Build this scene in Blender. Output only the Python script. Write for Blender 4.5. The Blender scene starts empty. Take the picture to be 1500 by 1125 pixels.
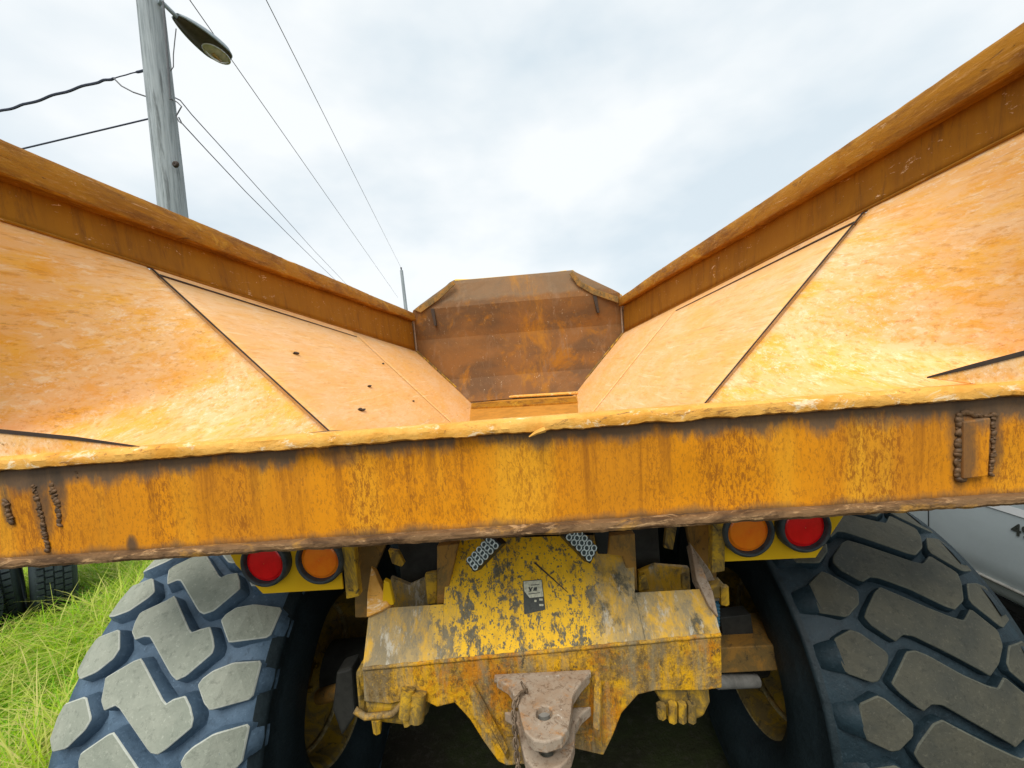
import bpy, bmesh, math, random
from mathutils import Vector, Matrix, noise
random.seed(7)
S = bpy.context.scene
COL = S.collection

# ------------------------------------------------------------------ camera
W0, H0, FPX = 1500.0, 1125.0, 600.0
PX, PY = 750.0, 562.5
CAM = Vector((0.05, 0.0, 2.35))
yc = Vector((21, 34.5, -FPX)).normalized()
xc = Vector((1, 0.08, 0)); xc = (xc - yc * xc.dot(yc)).normalized()
zc = xc.cross(yc)
MC = Matrix((xc, yc, zc))                       # rows = world axes in camera space -> world-from-camera
cam_data = bpy.data.cameras.new('camera'); cam = bpy.data.objects.new('camera', cam_data); COL.objects.link(cam)
cam.matrix_world = Matrix.Translation(CAM) @ MC.to_4x4()
cam_data.sensor_fit = 'HORIZONTAL'; cam_data.sensor_width = 36.0
cam_data.lens = 36.0 * FPX / W0
cam_data.clip_start = 0.02; cam_data.clip_end = 2000
S.camera = cam

# ------------------------------------------------------------------ sky, sun, exposure
SUN_EL, SUN_AZ = math.radians(56), math.radians(196)      # azimuth clockwise from +Y: behind the camera
wd = bpy.data.worlds.new('World'); S.world = wd; wd.use_nodes = True
nt = wd.node_tree; nt.nodes.clear()
out = nt.nodes.new('ShaderNodeOutputWorld'); bg = nt.nodes.new('ShaderNodeBackground')
sky = nt.nodes.new('ShaderNodeTexSky'); sky.sky_type = 'NISHITA'; sky.sun_disc = False
sky.sun_elevation = SUN_EL; sky.sun_rotation = SUN_AZ
tc = nt.nodes.new('ShaderNodeTexCoord'); mp = nt.nodes.new('ShaderNodeMapping'); mp.inputs['Scale'].default_value = (1.0, 1.0, 2.0)
mp.inputs['Location'].default_value = (0.35, 0.1, 0.4)
nz = nt.nodes.new('ShaderNodeTexNoise'); nz.inputs['Scale'].default_value = 2.1; nz.inputs['Detail'].default_value = 5; nz.inputs['Roughness'].default_value = 0.5
cr = nt.nodes.new('ShaderNodeValToRGB')
cr.color_ramp.elements[0].position = 0.38; cr.color_ramp.elements[0].color = (6.7, 7.6, 8.2, 1)
cr.color_ramp.elements[1].position = 0.60; cr.color_ramp.elements[1].color = (9.0, 9.3, 9.4, 1)
mxs = nt.nodes.new('ShaderNodeMix'); mxs.data_type = 'RGBA'; mxs.inputs['Factor'].default_value = 0.93
L = nt.links.new
L(tc.outputs['Generated'], mp.inputs['Vector']); L(mp.outputs['Vector'], nz.inputs['Vector']); L(nz.outputs['Fac'], cr.inputs['Fac'])
L(sky.outputs['Color'], mxs.inputs[6]); L(cr.outputs['Color'], mxs.inputs[7])
L(mxs.outputs[2], bg.inputs['Color']); bg.inputs['Strength'].default_value = 0.0545
L(bg.outputs['Background'], out.inputs['Surface'])
sd = bpy.data.lights.new('sun', 'SUN'); sd.energy = 1.5; sd.angle = math.radians(35); sd.color = (1.0, 0.97, 0.92)
so = bpy.data.objects.new('sun', sd); COL.objects.link(so)
sdir = Vector((math.sin(SUN_AZ) * math.cos(SUN_EL), math.cos(SUN_AZ) * math.cos(SUN_EL), math.sin(SUN_EL)))
so.rotation_euler = sdir.to_track_quat('Z', 'Y').to_euler(); so.location = (0, -5, 12)
S.view_settings.view_transform = 'Standard'; S.view_settings.look = 'None'
S.view_settings.exposure = 1.06; S.view_settings.gamma = 1.0
S.cycles.max_bounces = 8

# ------------------------------------------------------------------ helpers
def ray(u, v):
    return MC @ Vector((u - PX, PY - v, -FPX))
def at(u, v, axis, val):                        # the point on the line of sight (u, v of the 1500x1125 picture) at x, y or z = val
    d = ray(u, v); i = 'xyz'.index(axis)
    return CAM + d * ((val - CAM[i]) / d[i])
def atp(u, v, p0, n):
    d = ray(u, v); return CAM + d * ((p0 - CAM).dot(n) / d.dot(n))
def V(*a): return Vector(a)

def obj(name, verts, faces, mat, parent=None, smooth=False, mats=None, fm=None, loc=None, bevel=0):
    me = bpy.data.meshes.new(name); me.from_pydata([tuple(v) for v in verts], [], faces)
    for m in (mats or [mat]): me.materials.append(m)
    if fm: me.polygons.foreach_set('material_index', fm)
    if smooth: me.polygons.foreach_set('use_smooth', [True] * len(me.polygons))
    me.update()
    return link(name, me, parent, loc, bevel)
def link(name, me, parent=None, loc=None, bevel=0):
    o = bpy.data.objects.new(name, me); COL.objects.link(o)
    if loc is not None: o.location = loc
    if parent is not None:
        o.parent = parent
        if 'base' in parent and parent['base']: o.matrix_parent_inverse = Matrix.Translation(-parent.location)
    if bevel:
        b = o.modifiers.new('bevel', 'BEVEL'); b.width = bevel; b.segments = 2; b.limit_method = 'ANGLE'; b.angle_limit = math.radians(40)
    return o
def fromb(name, bm, mat, parent=None, smooth=False, mats=None, loc=None, bevel=0):
    me = bpy.data.meshes.new(name); bm.to_mesh(me); bm.free()
    for m in (mats or [mat]): me.materials.append(m)
    if smooth: me.polygons.foreach_set('use_smooth', [True] * len(me.polygons))
    return link(name, me, parent, loc, bevel)
def thing(name, label, cat, loc=(0, 0, 0), group=None):
    o = bpy.data.objects.new(name, None); COL.objects.link(o); o.location = loc; o.empty_display_size = 0.2
    o['label'] = label; o['category'] = cat; o['base'] = True
    if group: o['group'] = group
    return o
def tag(o, label, cat, group=None):
    o['label'] = label; o['category'] = cat
    if group: o['group'] = group
    return o
def struct(o, kind='structure'):
    o['kind'] = kind; return o
def newell(P):
    n = Vector((0, 0, 0))
    for a, b in zip(P, P[1:] + P[:1]):
        n += Vector(((a.y - b.y) * (a.z + b.z), (a.z - b.z) * (a.x + b.x), (a.x - b.x) * (a.y + b.y)))
    return n.normalized()
def plate(name, P, t, mat, parent, bevel=0.003, toward=None, smooth=False):
    """polygon P is the visible face; thickness t goes away from the camera side (or from `toward`)"""
    P = [Vector(p) for p in P]; n = newell(P)
    ref = (toward if toward is not None else CAM) - P[0]
    if n.dot(ref) < 0: n = -n; P = P[::-1]
    k = len(P); vs = P + [p - n * t for p in P]
    fs = [list(range(k)), list(range(2 * k - 1, k - 1, -1))]
    fs += [[i, i + k, (i + 1) % k + k, (i + 1) % k] for i in range(k)]
    return obj(name, vs, fs, mat, parent, bevel=bevel)
def box(name, c, s, mat, parent, rot=None, bevel=0.004):
    bm = bmesh.new(); bmesh.ops.create_cube(bm, size=1)
    bmesh.ops.scale(bm, vec=s, verts=bm.verts)
    if rot is not None: bmesh.ops.transform(bm, matrix=rot.to_matrix().to_4x4() if hasattr(rot, 'to_matrix') else rot.to_4x4(), verts=bm.verts)
    bmesh.ops.translate(bm, vec=c, verts=bm.verts)
    return fromb(name, bm, mat, parent, bevel=bevel)
def tube_geo(pts, r, n=8, closed=False, caps=True):
    pts = [Vector(p) for p in pts]; rs = r if isinstance(r, (list, tuple)) else [r] * len(pts)
    vs, fs = [], []; up = None; m = len(pts)
    for i, p in enumerate(pts):
        if closed: t = pts[(i + 1) % m] - pts[i - 1]
        else: t = pts[min(i + 1, m - 1)] - pts[max(i - 1, 0)]
        t.normalize()
        if up is None:
            up = Vector((0, 0, 1)) if abs(t.z) < .9 else Vector((1, 0, 0))
        a = t.cross(up).normalized(); up = a.cross(t).normalized()
        for k in range(n):
            an = 2 * math.pi * k / n
            vs.append(p + (a * math.cos(an) + up * math.sin(an)) * rs[i])
    for i in range(m if closed else m - 1):
        for k in range(n):
            j = (i + 1) % m
            fs.append((i * n + k, i * n + (k + 1) % n, j * n + (k + 1) % n, j * n + k))
    if caps and not closed:
        fs.append(tuple(range(n))[::-1]); fs.append(tuple(range((m - 1) * n, m * n)))
    return vs, fs
def tube(name, pts, r, mat, parent=None, n=8, closed=False):
    vs, fs = tube_geo(pts, r, n, closed); o = obj(name, vs, fs, mat, parent, smooth=True); o.data.set_sharp_from_angle(angle=math.radians(50)); return o
def lathe_geo(prof, n, axis='x', closed=False):
    vs, fs = [], []; m = len(prof)
    for k in range(n):
        a = 2 * math.pi * k / n; c, s = math.cos(a), math.sin(a)
        for h, r in prof:
            vs.append((h, r * c, r * s) if axis == 'x' else ((r * c, h, r * s) if axis == 'y' else (r * c, r * s, h)))
    for k in range(n):
        for i in range(m if closed else m - 1):
            j = (i + 1) % m; k2 = (k + 1) % n
            fs.append((k * m + i, k * m + j, k2 * m + j, k2 * m + i))
    return vs, fs
def fixn(o):
    bm = bmesh.new(); bm.from_mesh(o.data); bmesh.ops.recalc_face_normals(bm, faces=bm.faces); bm.to_mesh(o.data); bm.free(); return o
def holed(name, outer, hole, t, mat, parent, bevel=0.004):
    """flat plate in z = const with a hole, thickness t downwards"""
    bm = bmesh.new(); vo = [bm.verts.new(p) for p in outer]; vh = [bm.verts.new(p) for p in hole]
    es = [bm.edges.new((a, b)) for a, b in zip(vo, vo[1:] + vo[:1])] + [bm.edges.new((a, b)) for a, b in zip(vh, vh[1:] + vh[:1])]
    bmesh.ops.triangle_fill(bm, edges=es, use_beauty=True, use_dissolve=False)
    r = bmesh.ops.extrude_face_region(bm, geom=list(bm.faces))
    bmesh.ops.translate(bm, vec=(0, 0, -t), verts=[g for g in r['geom'] if isinstance(g, bmesh.types.BMVert)])
    bmesh.ops.recalc_face_normals(bm, faces=bm.faces)
    return fromb(name, bm, mat, parent, bevel=bevel)
def chaikin(P, it=1):
    for _ in range(it):
        Q = []
        for a, b in zip(P, P[1:] + P[:1]):
            Q.append((a[0] * .91 + b[0] * .09, a[1] * .91 + b[1] * .09)); Q.append((a[0] * .09 + b[0] * .91, a[1] * .09 + b[1] * .91))
        P = Q
    return P
def fbm(x, y=0., z=0.): return noise.fractal(Vector((x, y, z)), 1.0, 2.0, 4)

# ------------------------------------------------------------------ materials
def nodes(name, rough=0.6, metal=0.0, spec=0.4):
    m = bpy.data.materials.new(name); m.use_nodes = True; t = m.node_tree
    b = t.nodes['Principled BSDF']; b.inputs['Roughness'].default_value = rough; b.inputs['Metallic'].default_value = metal
    b.inputs['Specular IOR Level'].default_value = spec
    return m, t, b
class Mat:
    def __init__(s, name, base, rough=.65, metal=0, spec=.22):
        s.m, s.t, s.b = nodes(name, rough, metal, spec)
        s.tc = s.t.nodes.new('ShaderNodeTexCoord'); s.vec = s.tc.outputs['Object']; s.col = None; s.base = base; s.h = []
        c = s.t.nodes.new('ShaderNodeRGB'); c.outputs[0].default_value = (*base, 1); s.col = c.outputs[0]
    def n(s, scale, stretch=(1, 1, 1), detail=6, rough=.6, dist=0, off=0, kind='noise'):
        mp = s.t.nodes.new('ShaderNodeMapping'); mp.inputs['Scale'].default_value = stretch; mp.inputs['Location'].default_value = (off, off * .7, off * 1.3)
        s.t.links.new(s.vec, mp.inputs['Vector'])
        if kind == 'noise':
            q = s.t.nodes.new('ShaderNodeTexNoise'); q.inputs['Detail'].default_value = detail; q.inputs['Roughness'].default_value = rough; q.inputs['Distortion'].default_value = dist; o = q.outputs['Fac']
        else:
            q = s.t.nodes.new('ShaderNodeTexVoronoi'); o = q.outputs['Distance']
        q.inputs['Scale'].default_value = scale; s.t.links.new(mp.outputs['Vector'], q.inputs['Vector']); return o
    def individual(s):                             # shift the texture per object so that alike pieces differ
        oi = s.t.nodes.new('ShaderNodeObjectInfo'); va = s.t.nodes.new('ShaderNodeVectorMath'); va.operation = 'MULTIPLY_ADD'
        va.inputs[1].default_value = (37, 53, 71); s.t.links.new(oi.outputs['Random'], va.inputs[0]); s.t.links.new(s.tc.outputs['Object'], va.inputs[2])
        s.vec = va.outputs[0]; return s
    def ramp(s, sock, lo, hi, inv=False):
        r = s.t.nodes.new('ShaderNodeMapRange'); r.inputs['From Min'].default_value = lo; r.inputs['From Max'].default_value = hi
        if inv: r.inputs['To Min'].default_value = 1; r.inputs['To Max'].default_value = 0
        s.t.links.new(sock, r.inputs['Value']); return r.outputs[0]
    def op(s, a, b, o='MULTIPLY'):
        q = s.t.nodes.new('ShaderNodeMath'); q.operation = o
        for i, x in enumerate((a, b)):
            if isinstance(x, (int, float)): q.inputs[i].default_value = x
            else: s.t.links.new(x, q.inputs[i])
        return q.outputs[0]
    def axis(s, i):
        q = s.t.nodes.new('ShaderNodeSeparateXYZ'); s.t.links.new(s.tc.outputs['Object'], q.inputs[0]); return q.outputs[i]
    def mix(s, fac, colr):
        q = s.t.nodes.new('ShaderNodeMix'); q.data_type = 'RGBA'
        if isinstance(fac, (int, float)): q.inputs['Factor'].default_value = fac
        else: s.t.links.new(fac, q.inputs['Factor'])
        s.t.links.new(s.col, q.inputs[6]); q.inputs[7].default_value = (*colr, 1); s.col = q.outputs[2]; return s
    def bump(s, sock, strength, dist=.01): s.h.append((sock, strength, dist)); return s
    def rough(s, sock): s.t.links.new(sock, s.b.inputs['Roughness']); return s
    def done(s):
        s.t.links.new(s.col, s.b.inputs['Base Color']); prev = None
        for sock, st, di in s.h:
            q = s.t.nodes.new('ShaderNodeBump'); q.inputs['Strength'].default_value = st; q.inputs['Distance'].default_value = di
            s.t.links.new(sock, q.inputs['Height'])
            if prev: s.t.links.new(prev, q.inputs['Normal'])
            prev = q.outputs[0]
        if prev: s.t.links.new(prev, s.b.inputs['Normal'])
        return s.m

def m_liner(name, yellow, scuff):
    m = Mat(name, (.87, .475, .175), .62, 0, .2)
    m.mix(m.ramp(m.n(4, (1, .4, 1), 6, .65), .42, .62), (.88, .54, .26))
    m.mix(m.op(m.ramp(m.n(7, (1.3, .35, 1.3), 10, .78, .3, 3), .48, .62), yellow), (.90, .43, .02))
    m.mix(m.op(m.ramp(m.n(30, (1, .22, 1), 8, .75, .4, 13), .50, .60), yellow * .75), (.84, .34, .015))
    m.mix(m.op(m.ramp(m.n(36, (1, .2, 1), 8, .78, .4, 9), .54, .61), scuff), (.93, .74, .50))
    m.mix(m.op(m.ramp(m.n(90, (1, .10, 1), 6, .7, .2, 5), .54, .64), .25 + yellow * .4), (.62, .25, .035))
    m.mix(m.op(m.op(m.ramp(m.n(120, (1, .3, 1), 4, .8, .2, 2), .55, .63), m.ramp(m.n(6, (1, .5, 1), 5, .7, 0, 31), .45, .6)), scuff), (.94, .84, .68))
    m.mix(m.op(m.ramp(m.n(24, (1, .035, 1), 6, .75, .1, 77), .60, .64), .5), (.93, .70, .42))
    m.mix(m.op(m.ramp(m.n(20, (1, .03, 1), 6, .75, .1, 87), .63, .66), .55), (.50, .22, .05))
    m.mix(m.op(m.ramp(m.n(30, (1, .10, 1), 8, .8, .4, 23), .65, .67), .8), (.30, .13, .035))
    m.bump(m.n(40, (1, .25, 1), 8, .75), .35, .004).bump(m.n(3, (1, .6, 1), 3, .5), .12, .03)
    return m.done()
M_LINER = m_liner('worn_liner_paint', .34, .25)
M_TAIL = m_liner('streaked_tail_paint', .72, .45)

def m_rail():
    m = Mat('rusty_rail_paint', (.34, .145, .010), .75, 0, .12)
    m.mix(m.op(m.ramp(m.n(9, (1, 1, .2), 9, .75, .4), .42, .70), .75), (.19, .074, .012))
    m.mix(m.op(m.ramp(m.n(22, (1, 1, .14), 8, .75, .3, 4), .54, .70), .6), (.085, .036, .018))
    m.mix(m.op(m.ramp(m.n(3, (1, 1, .5), 5, .6, 0, 8), .5, .65), .8), (.34, .145, .012))
    m.mix(m.op(m.ramp(m.n(40, (1, .35, 1), 8, .8, .8, 6), .62, .65), .8), (.80, .58, .36))
    m.bump(m.n(30, (1, .5, .6), 8), .35, .004)
    return m.done()
M_RAIL = m_rail()
def m_cap():
    m = Mat('rusty_cap_paint', (.40, .17, .010), .7, 0, .15)
    m.mix(m.ramp(m.n(10, (1, .3, 1), 8, .7, .6), .46, .62), (.22, .086, .012))
    m.mix(m.op(m.ramp(m.n(5, (1, .4, 1), 6, .7, .6, 4), .58, .68), .9), (.60, .32, .03))
    m.mix(m.op(m.ramp(m.n(40, (1, .25, 1), 8, .8, .6, 7), .62, .66), .7), (.72, .50, .30))
    m.mix(m.op(m.ramp(m.n(22, (1, .3, 1), 8, .8, .6, 12), .60, .66), .8), (.07, .03, .012))
    m.mix(m.op(m.ramp(m.n(110, (1, .12, 1), 6, .8, .4, 3), .55, .63), .7), (.52, .27, .08))
    m.bump(m.n(34, (1, .35, 1), 9, .75), 1.0, .007)
    return m.done()
M_CAP = m_cap()
def m_beam():
    m = Mat('beam_paint', (.74, .275, .007), .6, 0, .18)
    m.mix(m.ramp(m.n(3.5, (1, 1, .2), 4, .5, 0, 3), .40, .66), (.60, .225, .012))
    m.mix(m.op(m.ramp(m.n(6, (1, 1, .15), 4, .5, 0, 13), .52, .66), .6), (.82, .40, .025))
    streak = m.ramp(m.n(7, (1, 1, .06), 4, .6, .2, 1), .38, .60)
    speck = m.ramp(m.n(130, (1, 1, .34), 5, .78, .4), .49, .57)
    m.mix(m.op(m.op(streak, speck), .8), (.30, .095, .010))
    m.mix(m.op(m.ramp(m.n(190, (1, 1, .45), 4, .75, .4, 8), .53, .62), .6), (.34, .12, .014))
    # rust runs that start at the top edge and peter out downwards
    zt = m.ramp(m.axis(2), 1.97, 2.19)
    run_ = m.ramp(m.op(m.n(26, (1, 1, .035), 7, .75, .15, 61), m.op(zt, .10), 'ADD'), .57, .74)
    m.mix(m.op(run_, .7), (.26, .085, .010))
    m.mix(m.op(m.ramp(m.op(m.n(9, (1, 1, .05), 8, .78, .15, 71), m.op(zt, .08), 'ADD'), .58, .70), .65), (.33, .115, .012))
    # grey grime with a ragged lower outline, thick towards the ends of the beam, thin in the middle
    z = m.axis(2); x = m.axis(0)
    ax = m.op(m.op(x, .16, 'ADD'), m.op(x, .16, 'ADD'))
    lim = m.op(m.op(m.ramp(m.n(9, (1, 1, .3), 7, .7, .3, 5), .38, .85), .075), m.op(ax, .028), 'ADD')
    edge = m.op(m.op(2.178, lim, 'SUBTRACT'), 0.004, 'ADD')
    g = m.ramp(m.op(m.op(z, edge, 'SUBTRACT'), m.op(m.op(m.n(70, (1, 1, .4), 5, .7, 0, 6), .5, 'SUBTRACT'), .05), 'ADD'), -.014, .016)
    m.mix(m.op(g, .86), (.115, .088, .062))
    lo = m.op(m.ramp(m.n(11, (1, 1, .3), 7, .7, .3, 15), .35, .8), .03)
    g2 = m.ramp(m.op(m.op(1.957, lo, 'ADD'), z, 'SUBTRACT'), -.008, .012)
    m.mix(m.op(g2, .8), (.16, .10, .05))
    for (u, v, rx, rz, a) in ((62, 735, .030, .10, .8), (88, 715, .022, .07, .8), (195, 800, .018, .028, .9), (1405, 655, .028, .11, .75), (1456, 650, .022, .08, .7), (500, 668, .05, .03, .6), (12, 745, .018, .05, .75)):
        p = at(u, v, 'y', .965)
        dx = m.op(m.op(x, p.x, 'SUBTRACT'), 1 / rx); dz = m.op(m.op(z, p.z, 'SUBTRACT'), 1 / rz)
        d = m.op(m.op(dx, dx), m.op(dz, dz), 'ADD')
        d = m.op(d, m.op(m.n(30, (1, 1, .4), 6, .7, .4, u * .01), 2.6), 'ADD')
        m.mix(m.op(m.ramp(d, 1.5, 2.6, True), a), (.085, .06, .04))
    m.mix(m.op(m.ramp(m.n(24, (1, 1, .6), 8, .8, 1.0, 21), .725, .74), .9), (.88, .78, .66))
    m.bump(m.n(5, (1, 1, .4), 4), .2, .02).bump(speck, -.12, .002).bump(m.n(160), .12, .001)
    return m.done()
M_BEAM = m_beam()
def m_lip():
    m = Mat('battered_lip_steel', (.82, .43, .09), .6)
    m.mix(m.ramp(m.n(7, (1, 1, 1), 8, .7, .6), .44, .6), (.70, .31, .04))
    m.mix(m.op(m.ramp(m.n(18, (.6, 1, 1), 8, .75, 1, 3), .56, .63), .8), (.92, .74, .48))
    m.mix(m.op(m.ramp(m.n(25, (.5, 1, 1.4), 8, .75, 1, 7), .57, .63), .9), (.34, .15, .04))
    m.mix(m.op(m.ramp(m.n(16, (.4, 1, 1.4), 8, .8, 1, 11), .64, .67), .9), (.10, .06, .035))
    m.bump(m.n(30, (.6, 1, 1), 8, .7), .8, .006)
    return m.done()
M_LIP = m_lip()
def m_flange():
    m = Mat('rusty_flange_steel', (.19, .105, .045), .75)
    m.mix(m.ramp(m.n(16, (.5, 1, 1), 8, .7, .8), .45, .6), (.085, .045, .02))
    m.mix(m.op(m.ramp(m.n(26, (.4, 1, 1.6), 8, .75, 1, 3), .54, .62), .9), (.46, .28, .13))
    m.mix(m.op(m.ramp(m.n(7, (.6, 1, 1), 6, .7, 1, 8), .56, .66), .8), (.50, .25, .04))
    m.mix(m.op(m.ramp(m.n(35, (.4, 1, 1.6), 8, .8, 1, 13), .6, .66), .9), (.07, .045, .03))
    m.bump(m.n(45, (.5, 1, 1.2), 8, .7), 1.0, .006)
    return m.done()
M_FLANGE = m_flange()
def m_head():
    m = Mat('headboard_steel', (.25, .115, .036), .6, 0, .15)
    m.mix(m.ramp(m.n(1.6, (1, 1, 1.6), 6, .6, .4), .42, .62), (.15, .08, .036))
    m.mix(m.op(m.ramp(m.n(3.2, (1, 1, .8), 7, .7, .6, 5), .54, .66), .8), (.38, .155, .014))
    m.mix(m.op(m.ramp(m.n(9, (1, 1, .3), 8, .7, .4, 3), .55, .68), .6), (.27, .165, .09))
    m.mix(m.op(m.ramp(m.n(20, (1, 1, .7), 8, .8, 1.2, 9), .64, .66), .85), (.80, .66, .46))
    m.mix(m.op(m.ramp(m.n(34, (1, 1, .35), 8, .8, 1.2, 19), .63, .66), .8), (.62, .44, .22))
    z = m.axis(2)
    topz = m.ramp(m.op(z, m.op(m.n(6, (1, 1, 1), 6), .12), 'ADD'), 3.16, 3.20)
    m.mix(m.op(topz, .5), (.23, .175, .11))
    xx = m.axis(0)
    m.mix(m.op(m.ramp(m.op(m.op(m.op(xx, .12, 'SUBTRACT'), m.op(xx, .12, 'SUBTRACT')), m.op(m.n(5, (1, 1, .35), 9, .78, .3, 51), .40), 'ADD'), .155, .215, True), .6), (.46, .20, .015))
    m.bump(m.n(12, (1, 1, 1), 8), .3, .008)
    return m.done()
M_HEAD = m_head()
def m_yellow():
    m = Mat('yellow_paint', (.80, .47, .012), .38)
    m.mix(m.ramp(m.n(6, (1, 1, 1), 6), .45, .7), (.74, .40, .01))
    m.mix(m.op(m.ramp(m.n(60, (1, 1, 1), 6, .8), .66, .70), .8), (.30, .16, .02))
    m.bump(m.n(60), .08, .001)
    return m.done()
M_YEL = m_yellow()
def m_oldyellow(name, base=(.56, .32, .02), dirt=.9):
    m = Mat(name, base, .6)
    m.mix(m.op(m.ramp(m.n(9, (1, 1, .6), 9, .78, .8), .42, .54), dirt), (.14, .10, .04))
    m.mix(m.op(m.ramp(m.n(26, (1, 1, .7), 8, .8, .8, 4), .55, .62), dirt), (.045, .038, .025))
    m.mix(m.op(m.ramp(m.n(14, (1, 1, .5), 8, .75, .8, 9), .58, .68), dirt), (.40, .20, .03))
    m.bump(m.n(40, (1, 1, 1), 8), .5, .004)
    return m.done()
M_OLD = m_oldyellow('dirty_yellow_paint')
M_BROWN = m_oldyellow('brown_painted_steel', (.34, .17, .035), .75)
def m_deck():
    m = Mat('chipped_deck_paint', (.82, .46, .010), .55)
    m.mix(m.op(m.ramp(m.n(16, (1, .35, .35), 8, .78, .2, 17), .5, .62), .55), (.50, .26, .015))
    big = m.ramp(m.n(13, (1, .55, .55), 10, .82, .15, 4), .525, .55)
    mid = m.ramp(m.n(44, (1, .7, .7), 6, .7, .1, 27), .575, .60)
    small = m.ramp(m.n(120, (1, .8, .8), 3, .6, .1, 7), .60, .64)
    chip = m.op(m.op(big, small, 'MAXIMUM'), mid, 'MAXIMUM')
    m.mix(m.op(chip, .94), (.075, .075, .055))
    m.mix(m.op(m.op(chip, m.ramp(m.n(90, (1, .6, .6), 6, .75, 0, 41), .5, .6)), .7), (.17, .165, .13))
    x = m.axis(0); y = m.axis(1)
    wob = m.op(m.op(m.n(7, (1, .3, .3), 9, .75, .2), .5, 'SUBTRACT'), .42)
    side = m.op(m.ramp(m.op(x, wob, 'ADD'), .20, .30), m.ramp(m.op(x, wob, 'ADD'), -.34, -.23, True), 'MAXIMUM')
    m.mix(m.op(side, .82), (.33, .25, .13))
    m.mix(m.op(m.op(side, m.ramp(m.n(11, (1, .5, .5), 9, .78, .2, 20), .46, .58)), .75), (.20, .165, .10))
    m.mix(m.op(m.op(side, m.ramp(m.n(7, (1, .8, .8), 9, .75, .2, 33), .55, .62)), .85), (.045, .048, .036))
    m.mix(m.op(m.op(side, m.ramp(m.n(34, (1, .35, .35), 8, .8, .2, 38), .54, .62)), .7), (.55, .51, .42))
    m.mix(m.op(m.op(side, m.ramp(m.n(9, (1, .5, .5), 8, .75, .2, 48), .50, .60)), .85), (.70, .38, .02))
    m.bump(chip, -.6, .002).bump(m.n(60, (1, .7, .7), 8, .75), .4, .003)
    return m.done()
M_DECK = m_deck(); M_SHELF = M_DECK
def m_lower():
    m = Mat('rust_and_yellow_frame', (.74, .38, .010), .6)
    m.mix(m.ramp(m.n(4, (1, 1, 1), 10, .82, .1), .45, .56), (.22, .145, .06))
    m.mix(m.op(m.ramp(m.n(5, (1, 1, 1), 10, .8, .1, 4), .52, .60), .9), (.56, .20, .008))
    m.mix(m.op(m.ramp(m.n(90, (1, 1, .5), 7, .8, .1, 9), .50, .60), .75), (.12, .07, .02))
    m.mix(m.op(m.ramp(m.n(22, (1, 1, .10), 7, .75, .1, 12), .50, .64), .75), (.30, .24, .14))
    m.mix(m.op(m.ramp(m.n(150, (1, 1, 1), 6, .8, .1, 15), .58, .66), .6), (.86, .52, .04))
    m.mix(m.op(m.ramp(m.n(14, (1, 1, .6), 10, .82, .1, 25), .60, .63), .85), (.055, .05, .035))
    m.bump(m.n(70, (1, 1, .7), 8, .78), .9, .005).bump(m.n(9, (1, 1, 1), 5), .5, .02)
    return m.done()
M_LOW = m_lower()
def m_hitch():
    m = Mat('rusty_hitch_casting', (.36, .285, .21), .6)
    m.mix(m.ramp(m.n(9, (1, 1, 1), 8, .7, .6), .45, .6), (.31, .215, .14))
    m.mix(m.op(m.ramp(m.n(14, (1, 1, 1), 8, .75, .6, 4), .56, .64), .8), (.40, .19, .06))
    m.mix(m.op(m.ramp(m.n(60, (1, 1, 1), 8, .82, .6, 8), .51, .60), .8), (.16, .10, .06))
    m.mix(m.op(m.ramp(m.n(30, (1, 1, 1), 8, .8, .6, 12), .62, .66), .9), (.60, .54, .46))
    m.bump(m.n(50, (1, 1, 1), 8, .75), .35, .003)
    return m.done()
M_HITCH = m_hitch()
def m_simple(name, c, rough=.6, metal=0, var=.4, sc=20, spec=.4):
    m = Mat(name, c, rough, metal, spec)
    m.mix(m.op(m.ramp(m.n(sc, (1, 1, 1), 7, .7, .3), .42, .66), 1), tuple(x * (1 - var) for x in c))
    m.bump(m.n(sc * 2.5, (1, 1, 1), 6), .25, .003)
    return m.done()
M_DARK = m_simple('dark_greasy_steel', (.035, .034, .028), .65, 0, .5)
M_GREYROD = m_simple('grey_steel', (.30, .29, .26), .5, .3, .4)
M_CHAIN = m_simple('rusty_chain_steel', (.24, .17, .11), .6, .5, .6, 60)
M_WELD = m_simple('rusty_weld_bead', (.16, .085, .035), .6, .1, .7, 60)
M_GOUGE = m_simple('blackened_gouge', (.05, .032, .02), .7, 0, .3)
def m_rub(name, c, dust, amt, rough=.75, bl=None):
    m = Mat(name, c, rough, 0, .25).individual()
    m.mix(m.op(m.ramp(m.n(5, (1, 1, 1), 6, .65, .4), .35, .7), amt), dust)
    m.mix(m.op(m.ramp(m.n(45, (1, 1, 1), 6, .75, .3, 4), .54, .64), .45), tuple(x * .55 for x in c))
    m.mix(m.op(m.ramp(m.n(26, (3, 1, 1), 8, .8, 1.5, 9), .64, .67), .5), tuple(min(1, x * 1.5 + .05) for x in dust))
    m.mix(m.op(m.ramp(m.n(90, (1, 1, 1), 4, .8, .2, 14), .57, .66), .35), tuple(min(1, x * 1.35 + .02) for x in dust))
    m.mix(m.op(m.ramp(m.n(9, (1, 2.5, 2.5), 9, .8, 1.8, 22), .62, .66), .55), tuple(x * .35 for x in c))
    m.bump(m.n(60, (1, 1, 1), 8, .7), .5, .004).bump(m.n(14, (1, 1, 1), 6, .6), .4, .01)
    return m.done()
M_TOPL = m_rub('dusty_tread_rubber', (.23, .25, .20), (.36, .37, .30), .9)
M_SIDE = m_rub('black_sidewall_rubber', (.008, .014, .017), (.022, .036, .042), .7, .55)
M_GRVL = m_rub('sky_tinted_groove_rubber', (.05, .085, .125), (.125, .19, .26), .75, .55)  # blue cast of the reflected sky is put into both rubber colours
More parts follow.
